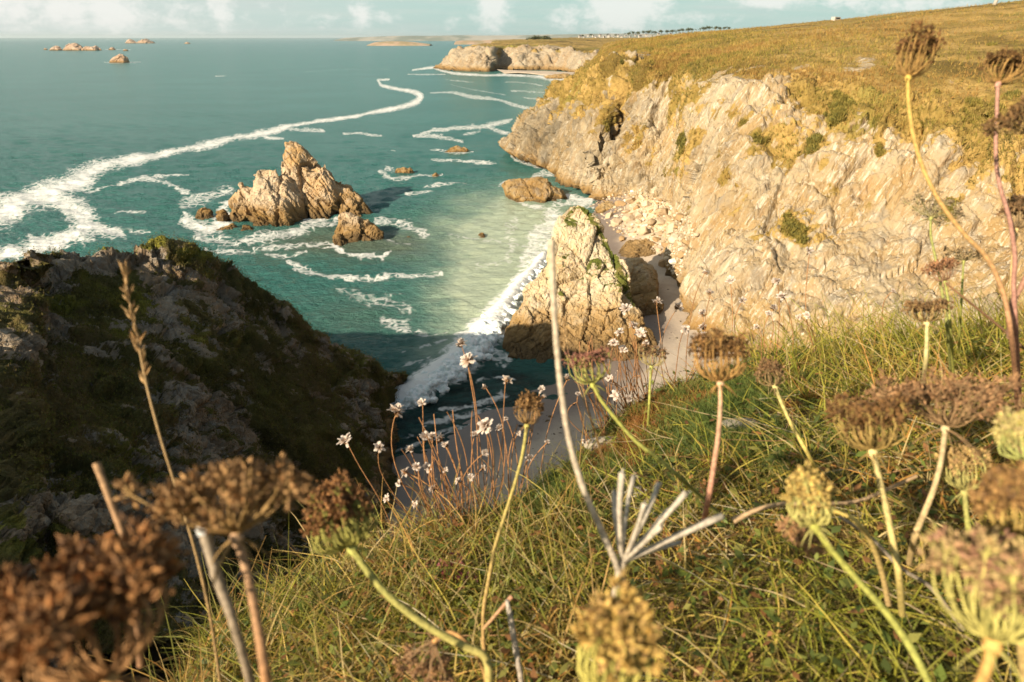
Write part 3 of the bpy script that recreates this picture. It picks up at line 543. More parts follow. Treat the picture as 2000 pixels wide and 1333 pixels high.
# ---------------------------------------------------------------- beach
def build_beach():
    x = np.linspace(-12, 50, 260); y = np.linspace(14, 122, 420); X, Y = np.meshgrid(x, y)
    shore = np.array([(-14, 30), (-6.5, 37.5), (-1.5, 43.5), (4, 47.5), (7, 53), (10.2, 58.5), (10.2, 66), (10, 74), (9.5, 84), (11, 96), (13, 106), (18, 120), (22, 130)], float)
    ins = inside_poly(X.ravel(), Y.ravel(), [tuple(p) for p in shore] + [(80, 130), (80, 0), (-14, 0)]).reshape(X.shape)
    d = dist_poly(X, Y, np.c_[shore, np.ones(len(shore))]); d = np.where(ins, d, -d)
    P = np.stack([X, Y, 0 * X], -1).reshape(-1, 3)
    Z = np.where(d > 0, .13 * d ** .7, .14 * d) + .03 * fbm(P * .35, 4, 3).reshape(X.shape) + .012 * fbm(P * 1.7, 3, 4).reshape(X.shape)
    scree = sstep(Y, 74, 92) * sstep(X - 12, 0, 10) * 2.6 * sstep(130 - Y, 0, 14); Z = Z + scree * (1 + .5 * fbm(P * .3, 4, 14).reshape(X.shape))
    P[:, 2] = np.maximum(Z, -1.6).ravel()
    me = np_mesh('beach', P, gridF(*X.shape), True, wet=sstep(d, 9, 1).ravel(), scree=np.clip(scree / 2, 0, 1).ravel())
    m, t = new_mat('sand'); p = t.geo().outputs['Position']
    n1 = t.noise(p, .35, 5, .6); n2 = t.noise(p, 3.0, 5, .6)
    c = t.mix(t.ss(n1, .35, .65), (.40, .315, .235), (.48, .39, .295)); c = t.mix(t.m('MULTIPLY', t.ss(n2, .6, .7), .35), c, (.22, .16, .11))
    c = t.mix(t.attr('scree'), c, t.mix(t.ss(n2, .4, .6), (.44, .31, .17), (.58, .46, .31)))
    wet = t.ss(t.m('ADD', t.attr('wet'), t.m('MULTIPLY', t.m('SUBTRACT', n1, .5), .8)), .35, .8)
    c = t.mix(wet, c, (.20, .155, .125))
    wr = t.n('ShaderNodeTexVoronoi', {'Vector': t.scale(p, (1, .55, 1)), 'Scale': .55, 'Randomness': 1}).outputs[0]
    c = t.mix(t.m('MULTIPLY', t.ss(wr, .11, .06), t.ss(n2, .46, .52)), c, (.03, .022, .014))
    rough = t.m('SUBTRACT', .95, t.m('MULTIPLY', wet, .45))
    t.out(t.n('ShaderNodeBsdfPrincipled', {'Base Color': c, 'Roughness': rough, 'Specular IOR Level': .35, 'Normal': t.bump(n2, .3, .2)}).outputs[0])
    tag(link('beach', me, m), kind='structure')
    return shore
SHORE = build_beach()

# the sand of the far bay
def build_bay_beach():
    pts = [(985, 144, 0.3), (1010, 143, .8), (1050, 146, .4), (1090, 151, .3), (1118, 160, .3), (1150, 166, .4)]; top = [(970, 136, 2.0), (1010, 138, 2), (1060, 139, 2), (1110, 141, 2), (1150, 142, 3), (1190, 150, 3)]
    C = [[WZ(a[0], a[1] + 3, -2.0), WZ(*a), WZ(*b)] for a, b in zip(pts, top)]
    G = loft(C, 12, 10); P = G.reshape(-1, 3); P[:, 2] += .15 * fbm(P * .05, 3, 3)
    tag(link('bay_beach', np_mesh('bay_beach', P, gridF(*G.shape[:2]), True), bpy.data.materials['sand']), kind='structure')
build_bay_beach()

# ---------------------------------------------------------------- rocks
def hull_bm(points):
    bm = bmesh.new(); [bm.verts.new(p) for p in points]
    r = bmesh.ops.convex_hull(bm, input=bm.verts[:])
    junk = list({g for g in r['geom_interior'] + r['geom_unused'] if isinstance(g, bmesh.types.BMVert)})
    if junk: bmesh.ops.delete(bm, geom=junk, context='VERTS')
    return bm
def lens(outline, t, thick, shrink=.62, drop=.12, base=-1.5, back=.62):
    """points of one angular block: its traced outline at depth t, a smaller ring in front of and behind it"""
    mid = np.array([W(p[0], p[1], p[2] if len(p) > 2 else t) for p in outline]); c = mid.mean(0); h = np.ptp(mid[:, 2])
    out = [mid]
    fwd = np.array((0, 1, 0.0))
    out.append(c + (mid - c) * np.array((shrink, 1, shrink)) - fwd * thick + np.array((0, 0, -drop * h)))
    out.append(c + (mid - c) * np.array((back, 1, back)) + fwd * thick * 1.1 + np.array((0, 0, -drop * h)))
    P = np.concatenate(out)
    if base is not None:
        low = P[P[:, 2] < np.median(P[:, 2])].copy(); low[:, 2] = base; P = np.concatenate([P, low])
    return P
def remesh(blocks, voxel):
    me = bpy.data.meshes.new('tmp'); big = bmesh.new()
    for P in blocks:
        b = hull_bm(P); m2 = bpy.data.meshes.new('t2'); b.to_mesh(m2); b.free(); big.from_mesh(m2); bpy.data.meshes.remove(m2)
    big.to_mesh(me); big.free()
    o = bpy.data.objects.new('tmp', me); COL.objects.link(o)
    md = o.modifiers.new('r', 'REMESH'); md.mode = 'VOXEL'; md.voxel_size = voxel
    dg = bpy.context.evaluated_depsgraph_get(); m3 = bpy.data.meshes.new_from_object(o.evaluated_get(dg))
    bpy.data.objects.remove(o); bpy.data.meshes.remove(me)
    return m3
def mesh_arrays(me):
    V = np.zeros(len(me.vertices) * 3, np.float32); me.vertices.foreach_get('co', V)
    N = np.zeros(len(me.vertices) * 3, np.float32); me.vertices.foreach_get('normal', N)
    return V.reshape(-1, 3).astype(float), N.reshape(-1, 3).astype(float)
def rock(name, blocks, voxel, size, mat, label, cat, group=None, seed=0, amp=1.0, vegf=None, block=(1, 1, .6), tilt=.4):
    me = remesh(blocks, voxel); V, N = mesh_arrays(me)
    q = V + .16 * size * np.stack([fbm(V / size * .6, 3, seed + 9), fbm(V / size * .6, 3, seed + 10), fbm(V / size * .6, 3, seed + 11)], 1)
    c, s_ = math.cos(tilt), math.sin(tilt); q = q @ np.array([[c, 0, s_], [0, 1, 0], [-s_, 0, c]]) * np.array(block)
    d = np.zeros(len(V))
    for sc, am, k in ((1.9, .24, 5), (.85, .15, 1), (.36, .065, 2), (.15, .022, 3), (.07, .010, 4)):
        v, cr = facets(q / (sc * size) + 31.7 * seed, seed + k); d += am * size * (v - .42 * (1 - sstep(cr, 0, .10)))
    d += .03 * size * ridged(q / size * np.array((1.6, 1.6, .4)), 3, seed + 20) + .012 * size * fbm(V / (.1 * size), 3, seed + 4)
    V2 = V + N * (amp * d)[:, None]
    me.vertices.foreach_set('co', V2.astype(np.float32).ravel()); me.polygons.foreach_set('use_smooth', np.zeros(len(me.polygons), bool)); me.update()
    _, N2 = mesh_arrays(me)
    veg, gr = vegf(V2, N2) if vegf else (np.zeros(len(V)), np.zeros(len(V)))
    put_attr(me, 'veg', veg); put_attr(me, 'green', gr)
    # move the origin to the foot of the rock
    o0 = np.array((V2[:, 0].mean(), V2[:, 1].mean(), 0.0)); me.vertices.foreach_set('co', (V2 - o0).astype(np.float32).ravel()); me.update()
    o = link(name, me, mat); o.location = o0
    return tag(o, label, cat, group)
M_stack = rock_material('stack_rock', pale=(.50, .38, .25), ochre=(.42, .26, .11), grey=(.34, .275, .20), wet_to=3.6, white=.35, s=1.3, bump=.6)
M_spire = rock_material('spire_rock', pale=(.56, .46, .30), ochre=(.48, .34, .17), grey=(.44, .37, .27), wet_to=4.2, white=.6, s=1.6, bump=.6, veg1=(.115, .12, .025), veg2=(.10, .12, .02), veg3=(.20, .15, .05))
M_low = rock_material('tidal_rock', pale=(.34, .235, .11), ochre=(.28, .17, .06), grey=(.28, .22, .15), wet_to=1.2, white=.15, s=1.5, bump=.6)
M_isl = rock_material('islet_rock', pale=(.50, .36, .27), ochre=(.44, .29, .19), grey=(.32, .25, .19), wet_to=3.0, white=.3, s=.22, bump=.4)

T = 104
rock('sea_stack', [
    lens([(497, 362), (507, 333), (539, 331), (561, 344), (586, 385), (600, 425), (561, 436), (490, 434), (492, 390)], 102.5, 4.0),
    lens([(447, 407), (451, 385), (471, 364), (494, 371), (512, 403), (485, 430), (456, 423)], 102.5, 2.8),
    lens([(485, 430), (514, 403), (539, 376), (559, 396), (566, 438), (507, 438)], 100.5, 1.6),
    lens([(541, 321), (548, 316), (557, 323), (561, 337), (556, 345), (546, 338)], 104.5, 1.0, base=None),
    lens([(552, 296), (560, 279), (575, 277), (597, 293), (620, 317), (632, 345), (620, 372), (575, 372), (562, 345), (563, 313)], 106, 3.0, .7),
    lens([(570, 350), (595, 355), (620, 365), (618, 418), (600, 412)], 112, 1.5),
    lens([(586, 326), (615, 321), (635, 318), (654, 345), (667, 385), (665, 416), (613, 422), (612, 385), (593, 358)], 105, 2.6, .72),
    lens([(658, 352), (674, 366), (694, 378), (714, 403), (731, 424), (683, 424), (668, 416)], 106, 2.4)],
    .17, 4.2, M_stack, 'tall jagged sea rock with a leaning peak and dark cleft in the foam', 'sea rock', None, 5, .72, block=(2.1, 1.3, .55), tilt=-.62)
rock('shore_rock', [lens([(665, 421), (687, 420), (710, 428), (737, 442), (747, 458), (755, 486), (753, 494), (721, 491), (683, 480), (663, 468), (655, 458), (663, 446)], 92.6, 2.4, .75),
                    lens([(650, 464), (656, 452), (672, 456), (676, 478), (660, 472)], 91, 1.2)],
     .16, 3.0, M_stack, 'squat vertically cracked rock just in front of the sea rock with the peak', 'sea rock', 'small rocks round the sea stack', 15, .8, block=(1.3, 1.3, .5), tilt=.1)
for k, (pts, t, lab) in enumerate((([(381, 423), (386, 411), (395, 406), (411, 411), (418, 425), (402, 430)], 103, 'outermost low rock in the foam left of the peaked sea rock'),
        ([(420, 414), (433, 408), (449, 424), (444, 440), (436, 434)], 101.5, 'narrow low rock between the outermost rock and the peaked sea rock'),
        ([(440, 442), (451, 436), (466, 448), (449, 452), (420, 450)], 97.5, 'flat low rock in the white foam before the peaked sea rock'),
        ([(468, 451), (474, 440), (482, 442), (493, 450), (480, 454)], 97, 'small split rock in the foam at the foot of the peaked sea rock'))):
    rock('shore_rock', [lens(pts, t, 1.0, base=-.8)], .11, 1.1, M_low if k > 1 else M_stack, lab, 'sea rock', 'small rocks round the sea stack', 30 + k, .8)

def spire_veg(P, N):
    px, py, t = pix(P); n = fbm(P * .8, 4, 71)
    edge = np.interp(py, [395, 426, 464, 510, 540, 581, 627, 680], [1138, 1160, 1182, 1210, 1216, 1236, 1262, 1282])
    v = .78 * np.exp(-((px - edge + 5) / 10) ** 2) * (py < 600) * (py > 405) + .75 * patches(P, [(1115, 425, 24, 20, 1), (1095, 470, 10, 26, .7), (1100, 500, 12, 22, .7), (1090, 560, 12, 26, .9), (1175, 520, 26, 30, .7), (1150, 480, 20, 30, .5), (1210, 560, 24, 24, .8), (1128, 400, 16, 10, .8)])
    v += .25 * sstep(N[:, 2], .5, .8)
    return np.clip(.72 * v + .32 * n, 0, 1), np.clip(.6 + .4 * n, 0, 1)
def SP(pts): return [(a, b, 59.8 + (690 - b) / 290 * 6.6) for a, b in pts]
rock('rock_spire', [
    lens(SP([(1092, 421), (1112, 402), (1127, 396), (1141, 403), (1163, 426), (1183, 464), (1212, 512), (1216, 545), (1236, 585), (1190, 600), (1100, 590), (1064, 560), (1064, 516), (1072, 470), (1090, 443)]), 0, 2.0, .72, .10, None),
    lens(SP([(1064, 520), (1085, 480), (1150, 470), (1205, 510), (1236, 582), (1262, 627), (1284, 690), (1240, 715), (1100, 735), (1050, 700), (1045, 600)]), 0, 2.4, .74, .10, -1),
    lens(SP([(1045, 540), (1062, 518), (1090, 560), (1100, 640), (1060, 660), (1018, 600), (1027, 565)]), 0, 1.8, .7, .1, -1),
    lens(SP([(1018, 595), (1040, 580), (1075, 640), (1085, 728), (1020, 724), (990, 698), (988, 663), (1001, 627)]), 0, 1.9, .72, .1, -1),
    lens(SP([(1140, 600), (1220, 610), (1270, 690), (1230, 712), (1140, 725)]), 0, 3.0, .7, .1, -1)],
    .12, 3.3, M_spire, 'tall pale pointed rock on the beach with moss down its right edge', 'rock', None, 45, .56, spire_veg, block=(1.7, 1.6, .40), tilt=.14)

RB = 'large rocks on the beach'
for k, (pts, t, th, m, lab) in enumerate((
        ([(1212, 520), (1222, 511), (1253, 508), (1279, 518), (1286, 537), (1280, 556), (1220, 560)], 72.5, 2.2, M_spire, 'uppermost blocky rock beside the sand just behind the pointed rock'),
        ([(1226, 560), (1262, 536), (1282, 546), (1281, 575), (1240, 582)], 70.0, 1.5, M_spire, 'middle squarish rock beside the sand behind the pointed rock'),
        ([(1234, 582), (1262, 572), (1285, 569), (1298, 592), (1290, 618), (1262, 622), (1246, 610)], 67.6, 1.5, M_spire, 'lowest smooth rock by the white swash behind the pointed rock'),
        ([(1203, 495), (1223, 474), (1264, 469), (1300, 482), (1311, 496), (1300, 514), (1265, 508)], 85, 2.6, M_spire, 'broad flat-topped pale slab at the foot of the boulder slope'),
        ([(1164, 410), (1178, 398), (1192, 393), (1208, 400), (1204, 420), (1188, 424)], 106, 2.0, M_low, 'brown wet rock where the boulder slope meets the surf'),
        ([(1316, 450), (1326, 434), (1340, 436), (1350, 452), (1344, 468), (1322, 470)], 95, 1.8, M_spire, 'large boulder with a shaded side at the upper edge of the boulder slope'),
        ([(1196, 445), (1206, 432), (1222, 436), (1228, 452), (1212, 458)], 98, 1.4, M_low, 'brown block on the seaward side of the boulder slope'),
        ([(982, 361), (993, 353), (1032, 352), (1052, 350), (1070, 353), (1086, 367), (1112, 390), (1104, 396), (1064, 400), (1032, 390), (990, 374)], 116, 3.0, M_low, 'long brown rock lying in the surf below the cliff'))):
    rock('shore_rock', [lens(pts, t, th, .72, .08, -.8)], .13 if k < 7 else .18, 1.7 if k < 7 else 2.6, m, lab, 'rock', RB, 60 + k, .7)
for k, (pts, t, lab) in enumerate((([(868, 297), (880, 289), (893, 284), (903, 290), (912, 291), (918, 297)], 163, 'jagged low brown rock awash off the cliff point'), ([(771, 341), (775, 330), (790, 327), (806, 331), (811, 341)], 138, 'rounded brown rock awash right of the peaked sea rock'),
        ([(845, 344), (851, 340), (860, 343)], 135, 'tiny rock just breaking the water right of the rounded brown rock'), ([(933, 462), (940, 457), (948, 461)], 94, 'tiny rock just showing in the pale shallows'), ([(791, 469), (796, 465), (801, 468)], 93, 'tiny dark rock showing right of the squat cracked rock'),
        ([(1080, 185), (1088, 181), (1096, 183), (1100, 187)], 335, 'dark low rock in the white water of the far bay'), ([(1060, 150), (1085, 145), (1110, 144), (1120, 150), (1100, 155)], 450, 'low brown ledge on the sand of the far bay'))):
    rock('tidal_rock', [lens(pts, t, .9 if t < 300 else 2.5, base=-.8)], .10 if t < 200 else .4, 1.0 if t < 300 else 2.2, M_low, lab, 'sea rock', 'rocks awash', 90 + k, .7)
ISL = [([(85, 98), (87, 94), (91, 95), (93, 98)], 'tiny islet at the left end of the far reef'), ([(97, 99), (103, 91), (110, 89), (116, 91), (123, 99)], 'dark humped islet second from the left of the far reef'),
       ([(123, 99), (127, 91), (133, 88), (137, 85), (142, 87), (149, 84), (155, 90), (162, 94), (169, 99)], 'largest islet of the far reef with a ragged top'), ([(160, 99), (164, 93), (176, 92), (184, 94), (188, 90), (191, 91), (199, 99)], 'long low islet with a knob at its right end'),
       ([(211, 98), (218, 92), (222, 93), (227, 98)], 'small islet with white water on both sides'), ([(240, 100), (243, 96), (249, 97), (251, 100)], 'small pale islet at the right end of the far reef'),
       ([(213, 123), (222, 113), (229, 109), (236, 106), (240, 109), (247, 111), (253, 122)], 'nearest lone peaked islet with a foam tail'), ([(244, 85), (249, 79), (254, 76), (260, 79), (268, 84)], 'dark pointed islet close to the horizon'),
       ([(267, 85), (272, 80), (277, 78), (285, 76), (294, 80), (304, 85)], 'paler wide islet close to the horizon'), ([(359, 86), (366, 82.5), (373, 86)], 'faint tiny islet alone near the horizon')]
for k, (pts, lab) in enumerate(ISL):
    yb = max(p[1] for p in pts); d = ray(0, yb); t = 25.0 / -d[2]; wd_ = (max(p[0] for p in pts) - min(p[0] for p in pts)) * t / FPX
    rock('islet', [lens([(a, b) for a, b in pts], t, wd_ * .28, .7, .15, -3)] + ([lens([(133, 92), (142, 88), (152, 88), (158, 97), (130, 98)], t - 4, wd_ * .2, .7, .1, -3)] if k == 2 else []), wd_ / 46, wd_ / 5.0, M_isl, lab, 'islet', 'rocky islets offshore', 110 + k, .75)

# ---------------------------------------------------------------- boulders on the scree
from mathutils.bvhtree import BVHTree
def bvh_of(o):
    me = o.data; V, _ = mesh_arrays(me); F = np.zeros(len(me.polygons) * 4, np.int32); me.polygons.foreach_get('vertices', F)
    return BVHTree.FromPolygons([Vector(v) for v in V], F.reshape(-1, 4).tolist())
bv_beach = bvh_of(bpy.data.objects['beach']); bv_cliff = bvh_of(bpy.data.objects['cliff'])
def hit(px, py, trees):
    d = Vector(ray(px, py)).normalized(); best = None
    for b in trees:
        h = b.ray_cast(Vector(CAM), d, 600)
        if h[0] is not None and (best is None or h[3] < best[3]): best = h
    return best
def boulder_mesh(seed, sub=3):
    bm = bmesh.new(); bmesh.ops.create_icosphere(bm, subdivisions=sub, radius=1.0); me = bpy.data.meshes.new('boulder'); bm.to_mesh(me); bm.free()
    V, N = mesh_arrays(me); rng = np.random.default_rng(seed)
    for _ in range(9):                                               # cut flat faces
        n = rng.normal(size=3); n /= np.linalg.norm(n); k = rng.uniform(.55, .85); d = V @ n; V -= np.maximum(d - k, 0)[:, None] * n
    V *= 1 + .08 * fbm(V * 1.6 + seed, 3, seed)[:, None]; V *= np.array((1.0, rng.uniform(.7, 1), rng.uniform(.55, .8)))
    me.vertices.foreach_set('co', V.astype(np.float32).ravel()); me.polygons.foreach_set('use_smooth', np.zeros(len(me.polygons), bool)); me.update()
    return me
m_b, t_ = new_mat('boulder_rock'); oi = t_.n('ShaderNodeObjectInfo').outputs['Random']; pp = t_.n('ShaderNodeTexCoord').outputs['Object']
nn = t_.noise(pp, 2.2, 5, .65); cb = t_.mix(t_.ss(oi, .10, .85), (.34, .22, .11), (.54, .43, .30)); cb = t_.mix(t_.ss(oi, .88, .95), cb, (.70, .63, .53)); cb = t_.mix(t_.m('MULTIPLY', t_.ss(nn, .5, .7), .45), cb, (.36, .24, .11))
t_.out(t_.bsdf(cb, .9, t_.bump(nn, .5, .15), .15))
bms = [boulder_mesh(s_) for s_ in range(7)]
for b in bms: b.materials.append(m_b)
rng = np.random.default_rng(11); random.seed(4)
SCREE = [(1150, 402), (1190, 382), (1235, 372), (1290, 392), (1345, 420), (1362, 455), (1345, 500), (1330, 540), (1300, 528), (1290, 500), (1240, 478), (1205, 455), (1180, 432)]
placed = []; tries = 0
def put_boulder(x, y, r_px, lab, seen_z=0):
    h = hit(x, y, (bv_beach, bv_cliff))
    if h is None: return
    p = h[0]; dd = (p - Vector(CAM)).length; r = r_px * dd / FPX
    o = link('boulder', bms[rng.integers(7)]); o.location = p + Vector((0, 0, r * .22)); o.scale = (r * rng.uniform(.9, 1.25), r * rng.uniform(.8, 1.1), r * rng.uniform(.8, 1.15))
    o.rotation_euler = (rng.normal() * .35, rng.normal() * .35, rng.random() * 6.28)
    tag(o, lab, 'boulder', 'boulders of the scree')
for (x, y, r) in ((1222, 416, 9), (1243, 408, 8), (1205, 424, 7), (1262, 424, 8), (1290, 438, 10), (1308, 430, 10), (1322, 446, 9), (1282, 408, 8), (1246, 436, 9), (1231, 448, 8), (1268, 452, 9), (1300, 462, 8), (1254, 388, 8), (1312, 494, 7), (1328, 478, 7)):
    put_boulder(x, y, r, 'pale boulder lying in the boulder slope at the cliff foot'); placed.append((x, y, r))
for (x, y) in ((1215, 470), (1236, 462), (1258, 458), (1282, 470), (1300, 482), (1318, 470), (1205, 440), (1190, 424), (1246, 424), (1274, 436), (1296, 418), (1262, 402), (1232, 396), (1312, 452), (1334, 500), (1318, 512), (1296, 520), (1344, 478), (1230, 430), (1180, 408), (1330, 430), (1212, 402)):
    put_boulder(x, y, rng.uniform(9, 15), 'pale boulder lying in the boulder slope at the cliff foot'); placed.append((x, y, 9))
while len(placed) < 200 and tries < 6000:
    tries += 1; x, y = rng.uniform(1150, 1365), rng.uniform(370, 545); r = 3.0 + 6.5 * rng.random() ** 2.4
    if not inside_poly(np.array([x]), np.array([y]), SCREE)[0] or any((x - a) ** 2 + (1.5 * (y - b)) ** 2 < (.9 * (r + c)) ** 2 for a, b, c in placed): continue
    placed.append((x, y, r)); put_boulder(x, y, r, 'pale boulder lying in the boulder slope at the cliff foot')
def leaf_mat(name, trans=.3):
    m, t = new_mat(name); c = t.attr('tint', 0); d = t.bsdf(c, .8, None, .15); tr = t.n('ShaderNodeBsdfTranslucent', {'Color': c}).outputs[0]
    t.out(t.n('ShaderNodeMixShader', {0: trans, 1: d, 2: tr})); return m
def rubble():
    Vs, Fs, n0 = [], [], 0; base = boulder_mesh(50, 1); V, _ = mesh_arrays(base); F = np.zeros(len(base.polygons) * 3, np.int32); base.polygons.foreach_get('vertices', F); F = F.reshape(-1, 3)
    for _ in range(1500):
        x, y = rng.uniform(1150, 1372), rng.uniform(368, 555)
        if not inside_poly(np.array([x]), np.array([y]), SCREE)[0]: continue
        h = hit(x, y, (bv_beach, bv_cliff))
        if h is None: continue
        r = rng.uniform(.05, .22); a = rng.random() * 6.28; R = np.array([[math.cos(a), -math.sin(a), 0], [math.sin(a), math.cos(a), 0], [0, 0, 1]])
        Vs.append((V * r * rng.uniform(.7, 1.3, 3)) @ R.T + np.array(h[0])); Fs.append(F + n0); n0 += len(V)
    m, t = new_mat('rubble_stone'); n = t.noise(t.geo().outputs['Position'], 1.7, 3); t.out(t.bsdf(t.mix(t.ss(n, .35, .65), (.40, .29, .17), (.64, .56, .45)), .95, None, .1))
    tag(link('rubble', np_mesh('rubble', np.concatenate(Vs), np.concatenate(Fs), False), m), kind='stuff')
rubble()
def strewn(name, n, r0, r1, flat, cols, region, seed):
    g = np.random.default_rng(seed); Vs, Fs, Cs, n0 = [], [], [], 0; base = boulder_mesh(51, 1); V, _ = mesh_arrays(base); F = np.zeros(len(base.polygons) * 3, np.int32); base.polygons.foreach_get('vertices', F); F = F.reshape(-1, 3)
    x = g.uniform(-7, 30, n * 4); y = g.uniform(26, 76, n * 4); w = fbm(np.stack([x * .22, y * .22, 0 * x], 1), 4, seed); k = np.argsort(-w + g.normal(size=len(x)) * .25)[:n]
    for a, b in zip(x[k], y[k]):
        h = bv_beach.ray_cast(Vector((a, b, 30)), Vector((0, 0, -1)), 60)
        if h[0] is None or h[0].z < .25: continue
        r = r0 + (r1 - r0) * g.random() ** 3; th = g.random() * 6.28; R = np.array([[math.cos(th), -math.sin(th), 0], [math.sin(th), math.cos(th), 0], [0, 0, 1]])
        Vs.append((V * r * np.array((g.uniform(.8, 2.2), g.uniform(.6, 1.2), flat))) @ R.T + np.array(h[0])); Fs.append(F + n0); n0 += len(V); Cs.append(np.tile(np.array(cols[g.integers(len(cols))]) * g.uniform(.7, 1.3), (len(V), 1)))
    tag(link(name, np_mesh(name, np.concatenate(Vs), np.concatenate(Fs), False, tint=np.concatenate(Cs)), leaf_mat(name, 0.0)), kind='stuff')
strewn('pebbles', 900, .03, .16, .6, [(.42, .32, .21), (.50, .41, .30), (.28, .21, .14)], None, 5)
strewn('seaweed', 700, .04, .20, .10, [(.045, .03, .018), (.08, .05, .022)], None, 9)

# ---------------------------------------------------------------- breaking wave
def surf():
    crest = polyline_px([(748, 800, 12), (775, 786, 18), (815, 766, 22), (850, 742, 26), (890, 714, 27), (925, 680, 27), (955, 648, 26), (985, 606, 19), (1010, 572, 15), (1040, 537, 13), (1062, 508, 10)], 12)
    pts = []; r_ = np.random.default_rng(8); bl = []
    bm = bmesh.new()
    for (px, py, w) in crest:
        for k in range(7):
            p = WZ(px + r_.normal() * w * .45, py + w * .5 + r_.normal() * w * .30, 0.0); s_ = np.linalg.norm(p - CAM) / FPX
            rr = w * s_ * r_.uniform(.16, .42); z = r_.uniform(-.1, .75) * w * s_ * .8
            m = Matrix.Translation((p[0], p[1], max(z, 0.0))) @ Matrix.Diagonal((rr * 1.25, rr, rr * .9, 1)); bmesh.ops.create_icosphere(bm, subdivisions=2, radius=1, matrix=m)
    me = bpy.data.meshes.new('s'); bm.to_mesh(me); bm.free(); o = bpy.data.objects.new('tmp', me); COL.objects.link(o)
    md = o.modifiers.new('r', 'REMESH'); md.mode = 'VOXEL'; md.voxel_size = .075
    m3 = bpy.data.meshes.new_from_object(o.evaluated_get(bpy.context.evaluated_depsgraph_get())); bpy.data.objects.remove(o)
    V, N = mesh_arrays(m3); V += N * (.16 * fbm(V * 1.3, 4, 3, .6) + .07 * fbm(V * 5, 4, 5, .65))[:, None]
    m3.vertices.foreach_set('co', V.astype(np.float32).ravel()); m3.polygons.foreach_set('use_smooth', np.ones(len(m3.polygons), bool)); m3.update()
    m, t = new_mat('white_water'); p = t.geo().outputs['Position']; n = t.noise(p, 3.0, 6, .7)
    t.out(t.bsdf(t.mix(t.ss(n, .38, .62), (.60, .68, .65), (.90, .89, .87)), .9, t.bump(n, .6, .2), .2, **{'Subsurface Weight': .0}))
    tag(link('surf', m3, m), kind='stuff')
surf()

# ---------------------------------------------------------------- far coast, islets of the bay mouth, village
def land_strip(name, pts, t, depth, mat, ztop=None):
    """low far land: a crest line traced at distance t with shore in front and behind"""
    st = []
    for px, py in pts:
        c = W(px, py, t); zc = max(c[2], .5); st.append([np.array((c[0], c[1] - depth, -1.0)), np.array((c[0], c[1] - depth * .75, zc * .45)), np.array((c[0], c[1] - depth * .3, zc * .9)), np.array((c[0], c[1], zc)), np.array((c[0], c[1] + depth, -1.0))])
    G = loft(st, 10, 5); P = G.reshape(-1, 3); P[:, 2] += np.where(P[:, 2] > .3, 1.2 * fbm(P * .012, 4, 5), 0)
    return tag(link(name, np_mesh(name, P, gridF(*G.shape[:2]), True), mat), kind='structure')
m_fc, t_ = new_mat('far_land'); pz = t_.geo().outputs['Position']; nf = t_.noise(t_.scale(pz, (1, .3, 3)), .006, 4, .6)
t_.out(t_.bsdf(t_.mix(t_.ss(nf, .4, .6), (.20, .22, .18), (.38, .35, .29)), .95, None, .1))  # greyed and lightened so the colour carries part of the distance haze
m_ti, t_ = new_mat('low_island'); pz = t_.geo().outputs['Position']; t_.out(t_.bsdf(t_.mix(t_.ss(t_.noise(pz, .03, 4), .4, .6), (.42, .29, .20), (.30, .23, .13)), .95, None, .1))
land_strip('far_coast', [(680, 74.5), (720, 73), (760, 71.5), (800, 71), (850, 71), (900, 70), (950, 70.5), (1000, 70), (1060, 69), (1120, 68), (1180, 67), (1300, 67)], 5200, 500, m_fc)
land_strip('low_island', [(722, 87), (735, 83), (758, 81.5), (790, 82), (820, 84), (842, 87)], 2200, 60, m_ti)
land_strip('sand_spit', [(890, 82), (905, 80), (940, 79.5), (980, 78), (1040, 77), (1080, 76)], 2600, 90, m_ti)

def simple_mat(name, col, rough=.9, spec=.2, vary=None, scale=5.0):
    m, t = new_mat(name)
    if vary: c = t.mix(t.ss(t.noise(t.n('ShaderNodeTexCoord').outputs['Object'], scale, 4, .6), .35, .65), col, vary)
    else: c = (*col, 1)
    t.out(t.bsdf(c, rough, None, spec)); return m
M_render = simple_mat('white_render', (.44, .40, .35), vary=(.36, .33, .29), scale=.6); M_slate = simple_mat('slate_roof', (.10, .10, .11), vary=(.15, .14, .14), scale=1); M_glass = simple_mat('dark_glass', (.03, .035, .04), .2, .5)
M_conifer = simple_mat('tree_leaf', (.055, .07, .03), vary=(.10, .10, .045), scale=.5); M_bark = simple_mat('tree_bark', (.12, .09, .06))
def box_bm(bm, x0, x1, y0, y1, z0, z1):
    bmesh.ops.create_cube(bm, size=1, matrix=Matrix.Translation(((x0 + x1) / 2, (y0 + y1) / 2, (z0 + z1) / 2)) @ Matrix.Diagonal((x1 - x0, y1 - y0, z1 - z0, 1)))
def bm_obj(name, bm, mat, parent=None, smooth=False):
    me = bpy.data.meshes.new(name); bm.to_mesh(me); bm.free()
    if smooth: me.polygons.foreach_set('use_smooth', np.ones(len(me.polygons), bool))
    return link(name, me, mat, parent)
def empty(name, loc, rz=0):
    e = bpy.data.objects.new(name, None); COL.objects.link(e); e.location = loc; e.rotation_euler = (0, 0, rz); e.empty_display_size = .1; return e
def copy_tree(o, parent=None):
    c = o.copy(); COL.objects.link(c)
    if parent is not None: c.parent = parent
    for ch in list(o.children): copy_tree(ch, c)
    return c
